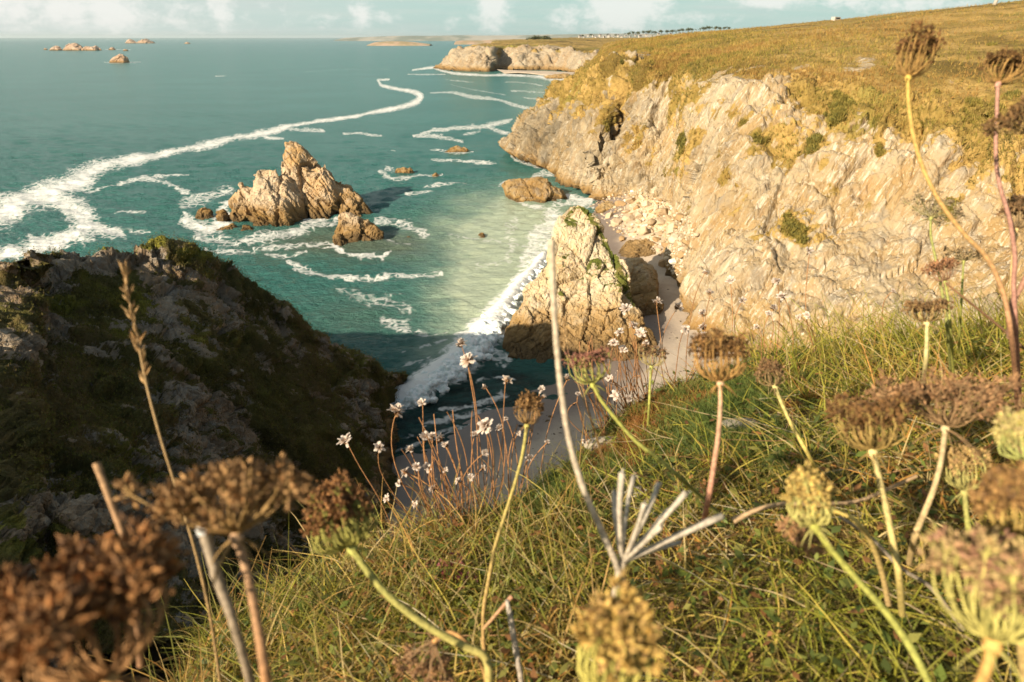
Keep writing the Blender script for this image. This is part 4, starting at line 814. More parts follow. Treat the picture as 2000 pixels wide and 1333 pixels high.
def make_house():
    e = empty('house', (0, 0, 0)); b = bmesh.new(); box_bm(b, -5, 5, -3.5, 3.5, -3, 4.6)
    v = [b.verts.new(p) for p in ((-5, -3.5, 4.6), (-5, 3.5, 4.6), (-5, 0, 7.8))]; b.faces.new(v); v = [b.verts.new(p) for p in ((5, -3.5, 4.6), (5, 3.5, 4.6), (5, 0, 7.8))]; b.faces.new(v)
    bm_obj('wall', b, M_render, e)
    b = bmesh.new()
    for s_ in (-1, 1):
        q = [(-5.4, s_ * 3.9, 4.3), (5.4, s_ * 3.9, 4.3), (5.4, 0, 8.0), (-5.4, 0, 8.0)]; lo = [(x, y, z - .25) for x, y, z in q]
        vs = [b.verts.new(p) for p in q + lo]; b.faces.new(vs[:4])
        b.faces.new(vs[7:3:-1])
        for i in range(4): b.faces.new((vs[i], vs[i + 4], vs[(i + 1) % 4 + 4], vs[(i + 1) % 4]))
    rf = bm_obj('roof', b, M_slate, e); b = bmesh.new(); box_bm(b, 3.9, 4.7, -.6, .6, 7.2, 9.3); bm_obj('chimney', b, M_render, rf)
    for x in (-3, 0, 3):
        b = bmesh.new(); box_bm(b, x - .55, x + .55, -3.56, -3.44, 1.2, 2.9); bm_obj('window', b, M_glass, e)
    return e
h0 = make_house(); rh = random.Random(5)
HS = [(1133, 70.5), (1141, 72), (1149, 68.5), (1158, 69), (1164, 71.5), (1172, 68), (1180, 71), (1189, 69.5), (1198, 71), (1207, 69), (1214, 71), (1222, 68.5), (1231, 70.5), (1241, 68), (1250, 70), (1262, 67.5), (1273, 69), (1286, 66.5), (1297, 68), (1309, 66), (1318, 67), (1328, 64.5), (1336, 66)]
WORDS = ['far white house among the village roofs on the skyline']
for i, (px, py) in enumerate(HS):
    o = h0 if i == 0 else copy_tree(h0); t = 1060 + rh.uniform(-90, 140); p = W(px, py + 2.5, t); o.location = p; o.rotation_euler = (0, 0, rh.uniform(-.9, .9)); sc = rh.uniform(.38, .6); sc *= .66; o.scale = (sc * rh.uniform(.8, 1.25), sc, sc * rh.uniform(.85, 1.15))
    tag(o, 'tiny white house with dark roof in the village on the skyline', 'house', 'houses of the far village')
def crown_mesh(seed, n=420, flat=.7):
    r_ = np.random.default_rng(seed); cl = r_.normal(size=(9, 3)) * np.array((.55, .55, .28)); cl[:, 2] += .9
    P = cl[r_.integers(9, size=n)] + r_.normal(size=(n, 3)) * np.array((.28, .28, .20)); V = np.zeros((n, 4, 3)); a = r_.normal(size=(n, 3)); a /= np.linalg.norm(a, axis=1)[:, None]; b = np.cross(a, r_.normal(size=(n, 3))); b /= np.linalg.norm(b, axis=1)[:, None]
    s_ = r_.uniform(.07, .17, (n, 1)); V[:, 0] = P - a * s_; V[:, 1] = P - b * s_ * .7; V[:, 2] = P + a * s_; V[:, 3] = P + b * s_ * .7
    return np_mesh('crown', V.reshape(-1, 3), np.arange(n * 4).reshape(-1, 4), False)
crowns = [crown_mesh(s_) for s_ in range(3)]
for c_ in crowns: c_.materials.append(M_conifer)
def tree_at(px, py, t, wpx, lab, grp, k, low=False):
    p = W(px, py, t); r = wpx * t / FPX / 2.0; e = empty('shrub' if low else 'tree', p, k * 1.3); c = link('crown', crowns[k % 3], None, e); c.scale = (r, r, r * (.62 if low else .85)); c.location = (0, 0, -.2 * r if low else -.35 * r)
    b = bmesh.new(); bmesh.ops.create_cone(b, segments=7, radius1=.10 * r, radius2=.05 * r, depth=1.4 * r, matrix=Matrix.Translation((0, 0, .1 * r))); bm_obj('trunk', b, M_bark, e)
    tag(e, lab, 'shrub' if low else 'tree', grp)
for k, (x, y, wp) in enumerate(((1040, 78, 16), (1052, 78, 20), (1063, 78, 18), (1071, 78, 13))): tree_at(x, y, 835, wp, 'dark bush of the dense clump on the far clifftop', 'bushes of the far clump', k, True)
for k, (x, y, wp) in enumerate(((1137, 71, 9), (1155, 70, 10), (1186, 70, 10), (1203, 70, 9), (1228, 68, 13), (1237, 66, 12), (1246, 66, 14), (1256, 65, 13), (1266, 65, 15), (1278, 65, 13), (1292, 64, 15), (1303, 64, 13), (1314, 63, 15), (1326, 62, 14), (1334, 61, 13), (1344, 60, 17), (1351, 60, 13))):
    tree_at(x, y, 1150, wp * .66, 'dark tree standing among the far village houses', 'trees of the far village', k)
for k, (x, y, wp) in enumerate(((1374, 58, 16), (1385, 57, 16), (1397, 57, 13), (1406, 57, 12), (1415, 57, 12), (1424, 57, 11))): tree_at(x, y, 760, wp * .7, 'low dark tree on the skyline right of the far village', 'trees on the near skyline', k)

# white van parked on the plateau, white mast on the skyline
def van():
    e = empty('van', W(1633, 44.5, 300), .5); b = bmesh.new(); prof = [(-2.4, .35), (2.3, .35), (2.5, .9), (2.3, 1.15), (1.6, 1.3), (1.0, 2.2), (-2.3, 2.25), (-2.45, 1.2)]
    L = [b.verts.new((x, -.95, z)) for x, z in prof]; R = [b.verts.new((x, .95, z)) for x, z in prof]; b.faces.new(L); b.faces.new(R[::-1])
    for i in range(len(prof)): b.faces.new((L[i], R[i], R[(i + 1) % len(prof)], L[(i + 1) % len(prof)]))
    bmesh.ops.recalc_face_normals(b, faces=b.faces[:]); bm_obj('body', b, M_render, e)
    for y in (-.97, .97):
        b = bmesh.new(); box_bm(b, -1.6, .9, y - .01, y + .01, 1.35, 1.95); bm_obj('window', b, M_glass, e)
        for x in (-1.5, 1.5):
            b = bmesh.new(); bmesh.ops.create_cone(b, segments=16, radius1=.36, radius2=.36, depth=.22, cap_ends=True, matrix=Matrix.Translation((x, y * .93, .36)) @ Matrix.Rotation(rad(90), 4, 'X')); bm_obj('wheel', b, M_glass, e)
    tag(e, 'small white van parked on the grass of the far plateau', 'van')
van()
def mast():
    e = empty('mast', W(1939, 16, 150)); b = bmesh.new(); bmesh.ops.create_cone(b, segments=12, radius1=.42, radius2=.25, depth=6, cap_ends=True, matrix=Matrix.Rotation(rad(14), 4, 'Y') @ Matrix.Translation((0, 0, 2.6))); bm_obj('pole', b, M_render, e, True)
    b = bmesh.new(); box_bm(b, -.7, .7, -.7, .7, -.6, .12); bm_obj('base', b, M_render, e)
    tag(e, 'leaning white post standing on the right skyline', 'post')
mast()

# ---------------------------------------------------------------- grass and heath on the cliffs
def tufts(name, P, N, w, n, hgt, blades, cols, seed, mat, wid=.10):
    r_ = np.random.default_rng(seed); idx = r_.choice(len(P), n, p=w / w.sum()); base = P[idx] + r_.normal(size=(n, 3)) * .12
    nb = n * blades; B = np.repeat(base, blades, 0) + r_.normal(size=(nb, 3)) * hgt * .22; up = np.repeat(N[idx] * .35 + np.array((0, 0, .8)), blades, 0) + r_.normal(size=(nb, 3)) * .45
    up /= np.linalg.norm(up, axis=1)[:, None]; h = hgt * r_.uniform(.45, 1.25, (nb, 1)); sd = np.cross(up, r_.normal(size=(nb, 3))); sd /= np.linalg.norm(sd, axis=1)[:, None]
    V = np.stack([B - sd * h * wid - up * h * .12, B + sd * h * wid - up * h * .12, B + up * h], 1).reshape(-1, 3)
    pn = fbm(base * .22 / max(hgt, .2), 3, seed + 2); pn = .6 * pn + .75 * fbm(base * .055, 3, seed + 6); pick = np.clip(pn * .9 + r_.normal(size=n) * .16 + .5, 0, .999); c = np.array(cols)
    ci = c[(pick * len(c)).astype(int)] * r_.uniform(.75, 1.25, (n, 1)); Cc = np.repeat(np.repeat(ci, blades, 0), 3, 0)
    return tag(link(name, np_mesh(name, V, np.arange(nb * 3).reshape(-1, 3), False, tint=Cc), mat), kind='stuff')
M_leaf = leaf_mat('grass_blades')
px_, py_, tt_ = pix(CP); vis_ = (tt_ > 20) & (px_ > 900) & (px_ < 2150) & (py_ > 0) & (py_ < 760)
w_ = np.where(vis_, sstep(Cveg, .48, .8), 0) * np.clip(tt_ / 90, .5, 2.0); 
tufts('cliff_grass', CP, CN, w_ * (Cgr < .62) + 1e-12, 80000, .40, 3, [(.35, .20, .06), (.30, .18, .055), (.37, .24, .065), (.40, .27, .075), (.30, .24, .055), (.22, .19, .042), (.16, .13, .04)], 3, M_leaf)
tufts('cliff_shrubs', CP, CN, w_ * (Cgr >= .5) + 1e-12, 36000, .30, 4, [(.17, .155, .04), (.23, .19, .045), (.28, .22, .05), (.32, .23, .07)], 5, M_leaf, .22)
px_, py_, tt_ = pix(HP); vis_ = (tt_ > 8) & (px_ > -150) & (px_ < 800) & (py_ > 440) & (py_ < 1340)
w_ = np.where(vis_, sstep(Hveg, .42, .7), 0) * np.clip(tt_ / 30, .5, 1.6) ** 2
tufts('headland_heath', HP, HN, w_ + 1e-12, 120000, .07, 4, [(.085, .085, .024), (.11, .105, .028), (.14, .12, .034), (.17, .14, .04), (.19, .18, .034), (.20, .14, .05)], 7, M_leaf, .2)

# ================================================================= foreground plants
bv_ground = bvh_of(bpy.data.objects['ground'])
R_ = np.random.default_rng(77)
def ground_at(x, y): return float(ground_z(np.array([x]), np.array([y]))[0][0])
def on_ground(px, py):
    h = bv_ground.ray_cast(Vector(CAM), Vector(ray(px, py)).normalized(), 30)
    return np.array(h[0]) if h[0] is not None else None
def unit(v): return v / np.maximum(np.linalg.norm(v, axis=-1, keepdims=True), 1e-9)
class Soup:
    """collects triangles / quads with a colour per vertex"""
    def __init__(s): s.V, s.F, s.C, s.n = [], [], [], 0
    def add(s, V, F, C):
        V = np.asarray(V, float).reshape(-1, 3); s.V.append(V); s.F.append(np.asarray(F) + s.n); c = np.asarray(C, float)
        s.C.append(np.tile(c, (len(V), 1)) if c.ndim == 1 else c); s.n += len(V)
    def tube(s, P, r, c0, c1=None, sides=6, wob=0.0):
        P = np.asarray(P, float); n = len(P); r = np.broadcast_to(np.asarray(r, float), (n,)); T = unit(np.gradient(P, axis=0))
        a = np.array((0.3, .2, 1.0)) if abs(T[0, 2]) < .8 else np.array((1.0, .2, .1)); A = unit(np.cross(T, a)); B = np.cross(T, A)
        th = np.arange(sides) * 2 * math.pi / sides
        V = P[:, None] + r[:, None, None] * (np.cos(th)[None, :, None] * A[:, None] + np.sin(th)[None, :, None] * B[:, None])
        if wob: V += R_.normal(size=V.shape) * wob
        i = np.arange(n * sides).reshape(n, sides); j = np.roll(i, -1, 1)
        F = np.stack([i[:-1], j[:-1], j[1:], i[1:]], -1).reshape(-1, 4)
        c1 = c0 if c1 is None else c1; k = np.linspace(0, 1, n)[:, None]; C = np.repeat(np.asarray(c0) * (1 - k) + np.asarray(c1) * k, sides, 0)
        s.add(V, F, C)
        e = s.n - sides
        s.F.append(np.array([[e, e + 1, e + 2, e + 3]] if sides == 4 else [[e, e + 1, e + 2, e + sides - 1], [e + 2, e + 3, e + sides - 2, e + sides - 1]] if sides >= 6 else [[e, e + 1, e + 2, e + 2]]))
    def seeds(s, P, D, ln, wd, C):
        """spindle-shaped seeds: P tips' base, D directions"""
        P = np.asarray(P); n = len(P)
        if n == 0: return
        D = unit(np.asarray(D)); A = unit(np.cross(D, R_.normal(size=(n, 3)))); B = np.cross(D, A); ln = np.broadcast_to(ln, (n,))[:, None]; wd = np.broadcast_to(wd, (n,))[:, None]
        mid = P + D * ln * .45
        V = np.stack([P, mid + A * wd, mid + B * wd, mid - A * wd, mid - B * wd, P + D * ln], 1)
        q = np.array([[0, 2, 1, 5], [0, 3, 2, 5], [0, 4, 3, 5], [0, 1, 4, 5]])
        # four kite faces
        q = np.array([[0, 1, 5, 2], [0, 2, 5, 3], [0, 3, 5, 4], [0, 4, 5, 1]])
        F = (np.arange(n)[:, None, None] * 6 + q[None]).reshape(-1, 4)
        c = np.asarray(C); c = np.tile(c, (n, 1)) if c.ndim == 1 else c; s.add(V, F, np.repeat(c, 6, 0))
    def ribbon(s, P, w, side, c0, c1):
        """blades: P (n, k, 3), w (n,), side (n,3)"""
        n, k = P.shape[:2]; tap = np.linspace(1, .12, k) ** .8; off = side[:, None] * (w[:, None] * tap)[..., None]
        V = np.stack([P - off, P + off], 2).reshape(-1, 3); i = np.arange(n * k * 2).reshape(n, k, 2)
        F = np.stack([i[:, :-1, 0], i[:, :-1, 1], i[:, 1:, 1], i[:, 1:, 0]], -1).reshape(-1, 4); t = np.linspace(0, 1, k)[None, :, None]
        C = c0[:, None] * (1 - t) + c1[:, None] * t; s.add(V, F, np.repeat(C.reshape(-1, 3), 2, 0))
    def obj(s, name, mat, parent=None, smooth=True, origin=None):
        V = np.concatenate(s.V); F = np.concatenate(s.F); C = np.clip(np.concatenate(s.C), 0, 1)
        tri = F[:, 2] == F[:, 3]; o0 = np.zeros(3) if origin is None else np.asarray(origin)
        me = np_mesh(name, V - o0, F, smooth, tint=C); me.validate()
        return link(name, me, mat, parent)
def plant_mat(name, trans, scale, rough=.75, amt=.35):
    m, t = new_mat(name); c = t.attr('tint', 0); n = t.noise(t.n('ShaderNodeTexCoord').outputs['Object'], scale, 4, .6)
    c = t.mix(1.0, c, t.mix(t.ss(n, .3, .7), (1 - amt,) * 3, (1 + amt * .6,) * 3), 'MULTIPLY')
    d = t.bsdf(c, rough, t.bump(n, .4, .002), .25)
    t.out(t.n('ShaderNodeMixShader', {0: trans, 1: d, 2: t.n('ShaderNodeBsdfTranslucent', {'Color': c}).outputs[0]})); return m
M_stem = plant_mat('plant_stem', .08, 260); M_seed = plant_mat('plant_seed', .18, 500); M_papery = plant_mat('papery_petal', .38, 300, amt=.18); M_blade = plant_mat('grass_blade', .40, 40, .55, .25)

BR, DK, GR, YL, PK, ST = (.46, .25, .09), (.15, .075, .03), (.36, .35, .075), (.60, .45, .10), (.50, .22, .13), (.52, .36, .16)
def smooth_path(pts, n=9): return catmull(np.array(pts, float), n)
def umbel(label, head, neck, t, R, H, stem, style, seed, rays=28, stem_col=(YL, YL), ray_col=BR, seed_col=(BR, DK), curl=.25, rstem=.0022, seeds=9, name='umbellifer', tilt=None, group=None, bracts=6, lean=None, sl=.0042, fluff=1.0):
    """a dry umbel: stem path and head traced as px, py (depth t along the view axis); R, H in metres"""
    g = np.random.default_rng(seed); nk = W(neck[0], neck[1], t); hd = W(head[0], head[1], t if lean is None else t + lean); ax = unit(hd - nk)
    st = [nk] + [W(p[0], p[1], p[2] if len(p) > 2 else t) for p in stem]; base = st[-1]
    e = empty('wild_carrot', base); o0 = base
    s = Soup(); P = smooth_path(st[::-1], 10); s.tube(P, np.linspace(rstem * 1.15, rstem * .85, len(P)), stem_col[1], stem_col[0], 8, rstem * .03)
    s.tube([nk - ax * rstem * 1.5, nk, nk + ax * rstem * 1.6], [rstem * .9, rstem * 1.55, rstem * 1.1], np.array(stem_col[0]) * 1.25, None, 8)
    so = s.obj('stem', M_stem, e, True, o0)
    A = unit(np.cross(ax, np.array((.2, 1, .3)))); B = np.cross(ax, A); s = Soup(); sd = Soup(); dark, lite = np.array(seed_col[1]) * 1.25, np.array(seed_col[0]) * np.array((1.5, 1.36, 1.15))
    rays = int(rays * 1.15)
    for k in range(rays):
        u = math.sqrt((k + .5) / rays); th = k * 2.39996 + g.normal() * .18; rd = A * math.cos(th) + B * math.sin(th)
        Rr = R * .86
        if style == 'cup': r_end, h_end, bulge = Rr * u * (1 - curl * u), H * .86 * (1 - .16 * (1 - u)) * g.uniform(.85, 1.06), 1.75
        elif style == 'flat': r_end, h_end, bulge = R * u * g.uniform(.85, 1.1), H * .9 * (1 - .25 * u * u) * g.uniform(.85, 1.12), 1.0
        else: r_end, h_end, bulge = Rr * u * (1 - curl * u), H * .88 * (.34 + .66 * math.sqrt(max(0, 1 - u * u * .92))) * g.uniform(.88, 1.05), 1.9
        p0 = nk + ax * rstem; p2 = nk + ax * h_end + rd * r_end; p1 = nk + ax * h_end * {'cup': .22, 'flat': .52, 'ball': .20}[style] + rd * R * u * .62 * bulge
        q = np.linspace(0, 1, 7)[:, None]; f_ = g.uniform(.72, 1.06) if g.random() < .4 else 1.0; p2 = p0 + (p2 - p0) * f_ + g.normal(size=3) * R * .05; p1 = p1 + g.normal(size=3) * R * .07
        path = p0 * (1 - q) ** 2 + 2 * p1 * q * (1 - q) + p2 * q ** 2; path[1:-1] += g.normal(size=(5, 3)) * R * .016
        rr = rstem * .27; c = np.array(ray_col) * g.uniform(.75, 1.25); s.tube(path, np.linspace(rr * 1.1, rr * .75, 7), c * .9, c, 5)
        tip = unit(path[-1] - path[-2]); n = max(3, int(seeds * g.uniform(.7, 1.3)))
        dirs = unit(tip[None] * g.uniform(.4, 1.1) + g.normal(size=(n, 3)) * .75 * fluff); L = R * g.uniform(.06, .165, n) * fluff
        for d_, l_ in zip(dirs, L): s.tube([p2, p2 + d_ * l_ * .6 + tip * l_ * .1, p2 + d_ * l_ + tip * l_ * .25], rr * .42, c, c * .9, 4)
        ends = p2 + dirs * L[:, None] + tip * L[:, None] * .25; mixk = g.random((n, 1)); col = dark * mixk + lite * (1 - mixk)
        sd.seeds(ends, dirs + g.normal(size=(n, 3)) * .25, sl * g.uniform(.7, 1.3, n), sl * .27 * g.uniform(.8, 1.3, n), col)
        if style != 'flat' and u > .55:                                  # umbellets folded back along the outer rays
            m3 = max(3, n // 2); o3 = path[5] * .6 + path[6] * .4 + (rd * R * .07 + g.normal(size=(m3, 3)) * R * .06); sd.seeds(o3, rd + g.normal(size=(m3, 3)) * .6 + ax * .4, sl * g.uniform(.7, 1.2, m3), sl * .26, (dark * .4 + lite * .6) * g.uniform(.6, 1.1, (m3, 1)))
        m2 = n; sd.seeds(ends[:m2] + g.normal(size=(m2, 3)) * sl * .4, dirs + g.normal(size=(n, 3)) * .7, sl * .8, sl * .22, col * .8)
    u_o = s.obj('umbel', M_stem, e, True, o0); sd.obj('seeds', M_seed, u_o, False, o0)
    if bracts:
        b = Soup()
        for k in range(bracts):
            th = k * 6.283 / bracts + g.normal() * .3; rd = A * math.cos(th) + B * math.sin(th); l = R * g.uniform(.35, .65)
            q = np.linspace(0, 1, 5)[:, None]; path = nk + rd * l * q * .9 - ax * l * (.15 * q + .6 * q * q) ; b.tube(path, np.linspace(rstem * .4, rstem * .1, 5), np.array(ray_col) * .8, None, 4)
        b.obj('bracts', M_stem, e, True, o0)
    tag(e, label, 'dried flower', group or 'dry umbel seed heads')
    return e
def m_(wpx, t): return wpx * t / FPX
U = umbel
# near, strongly blurred ones
U('huge blurred dark brown seed head filling the bottom left corner', (150, 1150), (215, 1330), .26, m_(205, .26), m_(230, .26), [(225, 1420), (260, 1560, .3), (300, 1800, .34)], 'cup', 1, 34, (BR, BR), (.42, .22, .09), ((.44, .235, .10), (.09, .045, .022)), .12, .0024, 22, fluff=1.3, sl=.0062)
U('wide open feathery brown seed head on a rusty stem before the dark headland', (452, 950), (462, 1052), .345, m_(150, .345), m_(125, .345), [(475, 1090), (492, 1160), (508, 1250), (522, 1340), (540, 1450, .38)], 'flat', 2, 34, ((.46, .29, .17), (.40, .19, .075)), (.42, .26, .10), ((.40, .25, .12), (.16, .09, .04)), .1, .0024, 15, sl=.0048)
U('round green and dark brown seed head on a thick curving green stem', (652, 985), (688, 1072), .52, m_(96, .52), m_(142, .52), [(712, 1108), (760, 1165), (830, 1220), (905, 1262), (948, 1285), (956, 1345), (960, 1420, .58)], 'ball', 3, 44, ((.34, .33, .09), (.40, .31, .10)), (.34, .31, .075), ((.32, .17, .07), (.12, .06, .03)), .42, .0031, 24, lean=.0, sl=.0042)
U('little dark brown seed head on a long thin bent stem in the grass', (1034, 792), (1029, 832), .74, m_(36, .74), m_(66, .74), [(1020, 890), (1004, 950), (985, 1010), (966, 1072), (955, 1130), (944, 1200), (946, 1280), (954, 1345), (960, 1400, .8)], 'ball', 4, 22, ((.42, .36, .10), (.36, .19, .08)), (.30, .18, .07), ((.28, .17, .07), (.12, .065, .03)), .25, .0021, 9, sl=.0042)
U('green cup with a purple-brown rim on a slanting green stem below the pointed rock', (1148, 706), (1158, 752), .72, m_(52, .72), m_(66, .72), [(1174, 782), (1204, 820), (1242, 862), (1290, 900), (1330, 935), (1365, 968, .80), (1400, 1000, .86)], 'cup', 5, 26, (GR, (.22, .22, .06)), (.36, .34, .09), ((.33, .17, .12), (.20, .09, .07)), .05, .0022, 8, sl=.0042, bracts=8)
U('brown bird-nest seed head on a straight pinkish stem in front of the pale cliff foot', (1404, 690), (1407, 750), .62, m_(66, .62), m_(94, .62), [(1407, 790), (1403, 850), (1394, 910), (1384, 972), (1372, 1030, .68)], 'cup', 6, 36, ((.50, .34, .20), (.46, .20, .13)), (.44, .25, .08), ((.26, .15, .06), (.11, .06, .025)), .06, .0024, 10, sl=.004, bracts=9)
U('small dark seed head on a yellow stem right of the brown bird-nest head', (1504, 716), (1514, 756), .86, m_(34, .86), m_(58, .86), [(1530, 796), (1552, 842), (1577, 885), (1600, 930, .92)], 'ball', 7, 20, ((.52, .44, .18), YL), (.30, .20, .09), ((.24, .15, .08), (.12, .07, .035)), .2, .0024, 9, sl=.0042)
U('dense brown domed seed head on a thick yellow stem in the right-hand grass', (1700, 815), (1705, 884), .56, m_(78, .56), m_(104, .56), [(1716, 930), (1732, 1000), (1746, 1070), (1756, 1130), (1762, 1200, .62)], 'cup', 8, 36, ((.56, .45, .20), (.50, .38, .12)), (.36, .24, .075), ((.22, .125, .05), (.095, .052, .024)), .04, .0026, 17, sl=.0042, fluff=1.2)
U('broad flat feathery brown seed head spreading over the grass at the right', (1852, 752), (1846, 838), .60, m_(128, .60), m_(84, .60), [(1838, 900), (1822, 960), (1802, 1010), (1786, 1050), (1775, 1100, .66)], 'flat', 9, 38, ((.46, .36, .20), ST), (.34, .21, .10), ((.36, .22, .12), (.18, .10, .05)), .1, .0025, 16, sl=.0046, fluff=1.25)
U('pale yellow curled seed head on a long green stem running to the bottom edge', (1572, 945), (1592, 1030), .46, m_(66, .46), m_(122, .46), [(1622, 1072), (1670, 1128), (1722, 1186), (1770, 1252), (1812, 1330), (1840, 1400, .5)], 'ball', 10, 26, (GR, (.36, .36, .09)), (.54, .48, .15), ((.56, .45, .15), (.40, .27, .10)), .38, .0024, 11, sl=.0042)
U('brownish yellow nodding seed head half hidden under the pale yellow curled one', (1556, 1052), (1590, 1008), .54, m_(52, .54), m_(62, .54), [(1640, 1000), (1690, 1040), (1720, 1110, .58), (1735, 1180, .62)], 'cup', 11, 24, (YL, ST), (.48, .36, .13), ((.44, .27, .13), (.30, .16, .09)), .15, .0022, 9)
U('small green-yellow cup standing below the broad flat feathery head', (1878, 902), (1884, 962), .62, m_(54, .62), m_(88, .62), [(1887, 1000), (1892, 1040), (1896, 1090, .66)], 'cup', 12, 22, ((.30, .27, .09), GR), (.46, .40, .13), ((.44, .33, .14), (.33, .20, .09)), .10, .0024, 8)
U('large blurred yellow seed head at the bottom centre', (1206, 1225), (1180, 1370), .30, m_(98, .30), m_(225, .30), [(1172, 1440), (1160, 1560, .34)], 'ball', 13, 30, (YL, YL), (.60, .52, .13), ((.56, .42, .13), (.34, .20, .075)), .34, .0026, 13, sl=.0055)
U('large blurred yellow-green cup with a purple-brown top at the lower right', (1945, 1120), (1938, 1262), .30, m_(128, .30), m_(205, .30), [(1925, 1310), (1898, 1380), (1870, 1470, .33)], 'cup', 14, 34, ((.52, .30, .09), (.52, .30, .09)), (.55, .48, .14), ((.32, .18, .13), (.50, .40, .14)), .04, .0027, 14, sl=.0052)
U('dark brown blurred seed head at the right edge above the large yellow-green cup', (1985, 945), (1980, 1052), .34, m_(78, .34), m_(130, .34), [(1984, 1120), (1995, 1240), (2010, 1400, .38)], 'ball', 15, 28, (YL, ST), (.46, .31, .09), ((.40, .25, .10), (.13, .07, .03)), .2, .0024, 13, sl=.005)
U('pale green blurred seed head cut by the right edge beside the broad flat head', (1992, 812), (2010, 905), .42, m_(54, .42), m_(110, .42), [(2030, 980), (2050, 1090), (2060, 1250, .46)], 'ball', 16, 24, (GR, GR), (.46, .46, .14), ((.50, .47, .18), (.38, .28, .13)), .25, .0024, 10)
U('tall brown bird-nest seed head on a curved yellow stem standing against the grassy slope', (1788, 108), (1773, 154), .64, m_(46, .64), m_(94, .64), [(1774, 190), (1781, 250), (1800, 322), (1834, 392), (1882, 456), (1930, 508), (1960, 575), (1974, 650), (1985, 760, .74), (1990, 880, .84)], 'cup', 17, 34, ((.56, .38, .09), (.38, .18, .12)), (.36, .21, .065), ((.20, .11, .045), (.09, .05, .022)), .08, .0021, 9, sl=.004, bracts=4)
U('brown bird-nest seed head on a pinkish stem at the upper right edge', (1968, 122), (1949, 166), .70, m_(45, .70), m_(62, .70), [(1947, 220), (1945, 300), (1952, 360), (1972, 430), (1982, 500), (1980, 560), (1984, 640), (1992, 800, .8), (1996, 900, .86)], 'cup', 18, 32, ((.40, .22, .16), (.36, .17, .12)), (.38, .22, .07), ((.20, .12, .05), (.09, .05, .022)), .02, .0021, 9, sl=.004, bracts=3)
U('flat dark-rimmed seed head lying sideways across the upper right edge', (1992, 210), (2018, 262), .60, m_(72, .60), m_(56, .60), [(2030, 340), (2030, 450), (2022, 600), (2015, 800, .72)], 'flat', 19, 30, (ST, ST), (.36, .24, .10), ((.24, .15, .07), (.08, .045, .022)), .05, .0022, 12)
U('greyish flat-topped seed head on a slim green stem against the pale cliff', (1832, 398), (1818, 428), .95, m_(56, .95), m_(32, .95), [(1818, 460), (1826, 500), (1838, 560), (1850, 640), (1856, 720, 1.05)], 'flat', 20, 30, ((.30, .30, .09), (.30, .30, .09)), (.32, .27, .12), ((.36, .29, .20), (.22, .17, .10)), .05, .0018, 10, sl=.0036)
U('shaggy rusty brown seed head below the greyish flat-topped one', (1836, 522), (1846, 552), .92, m_(28, .92), m_(44, .92), [(1852, 590), (1856, 640), (1862, 730, 1.02)], 'cup', 21, 20, ((.30, .30, .09), GR), (.36, .20, .11), ((.34, .19, .10), (.20, .10, .06)), .0, .0018, 10, fluff=1.3)
U('brown flat seed head on a pale thick stem just above the right-hand grass', (1809, 596), (1810, 632), .80, m_(44, .80), m_(42, .80), [(1810, 665), (1808, 705), (1802, 760, .86)], 'cup', 22, 28, ((.60, .48, .22), (.50, .42, .18)), (.38, .25, .10), ((.27, .17, .08), (.13, .08, .04)), -.05, .0024, 9)
U('shaggy brown seed head at the right edge beside the pinkish stem', (1996, 395), (1985, 450), .78, m_(38, .78), m_(70, .78), [(1978, 500), (1975, 560), (1976, 640, .82), (1985, 800, .9)], 'ball', 23, 24, (ST, ST), (.32, .21, .10), ((.27, .17, .09), (.13, .08, .04)), .15, .0018, 10)
U('pale flat seed head on a green stem behind the shaggy rusty brown head', (1884, 488), (1882, 512), 1.05, m_(42, 1.05), m_(22, 1.05), [(1880, 545), (1877, 600), (1872, 690, 1.15)], 'flat', 24, 26, ((.30, .30, .09), GR), (.36, .27, .13), ((.44, .33, .19), (.28, .20, .11)), .05, .0017, 9)
U('fuzzy brown seed cluster hanging near the bottom left of the centre', (835, 1290), (850, 1250), .55, m_(62, .55), m_(66, .55), [(880, 1235), (915, 1260), (945, 1310, .6), (960, 1400, .64)], 'flat', 25, 22, (BR, BR), (.36, .22, .11), ((.40, .25, .13), (.20, .11, .06)), .0, .0018, 12)
U('low green-brown cup among the thrift stalks in front of the pointed rock', (1275, 692), (1272, 718), 1.05, m_(32, 1.05), m_(40, 1.05), [(1270, 745), (1268, 790), (1266, 830, 1.1)], 'cup', 26, 20, ((.36, .36, .10), GR), (.38, .30, .12), ((.28, .18, .09), (.16, .09, .05)), .0, .002, 7)

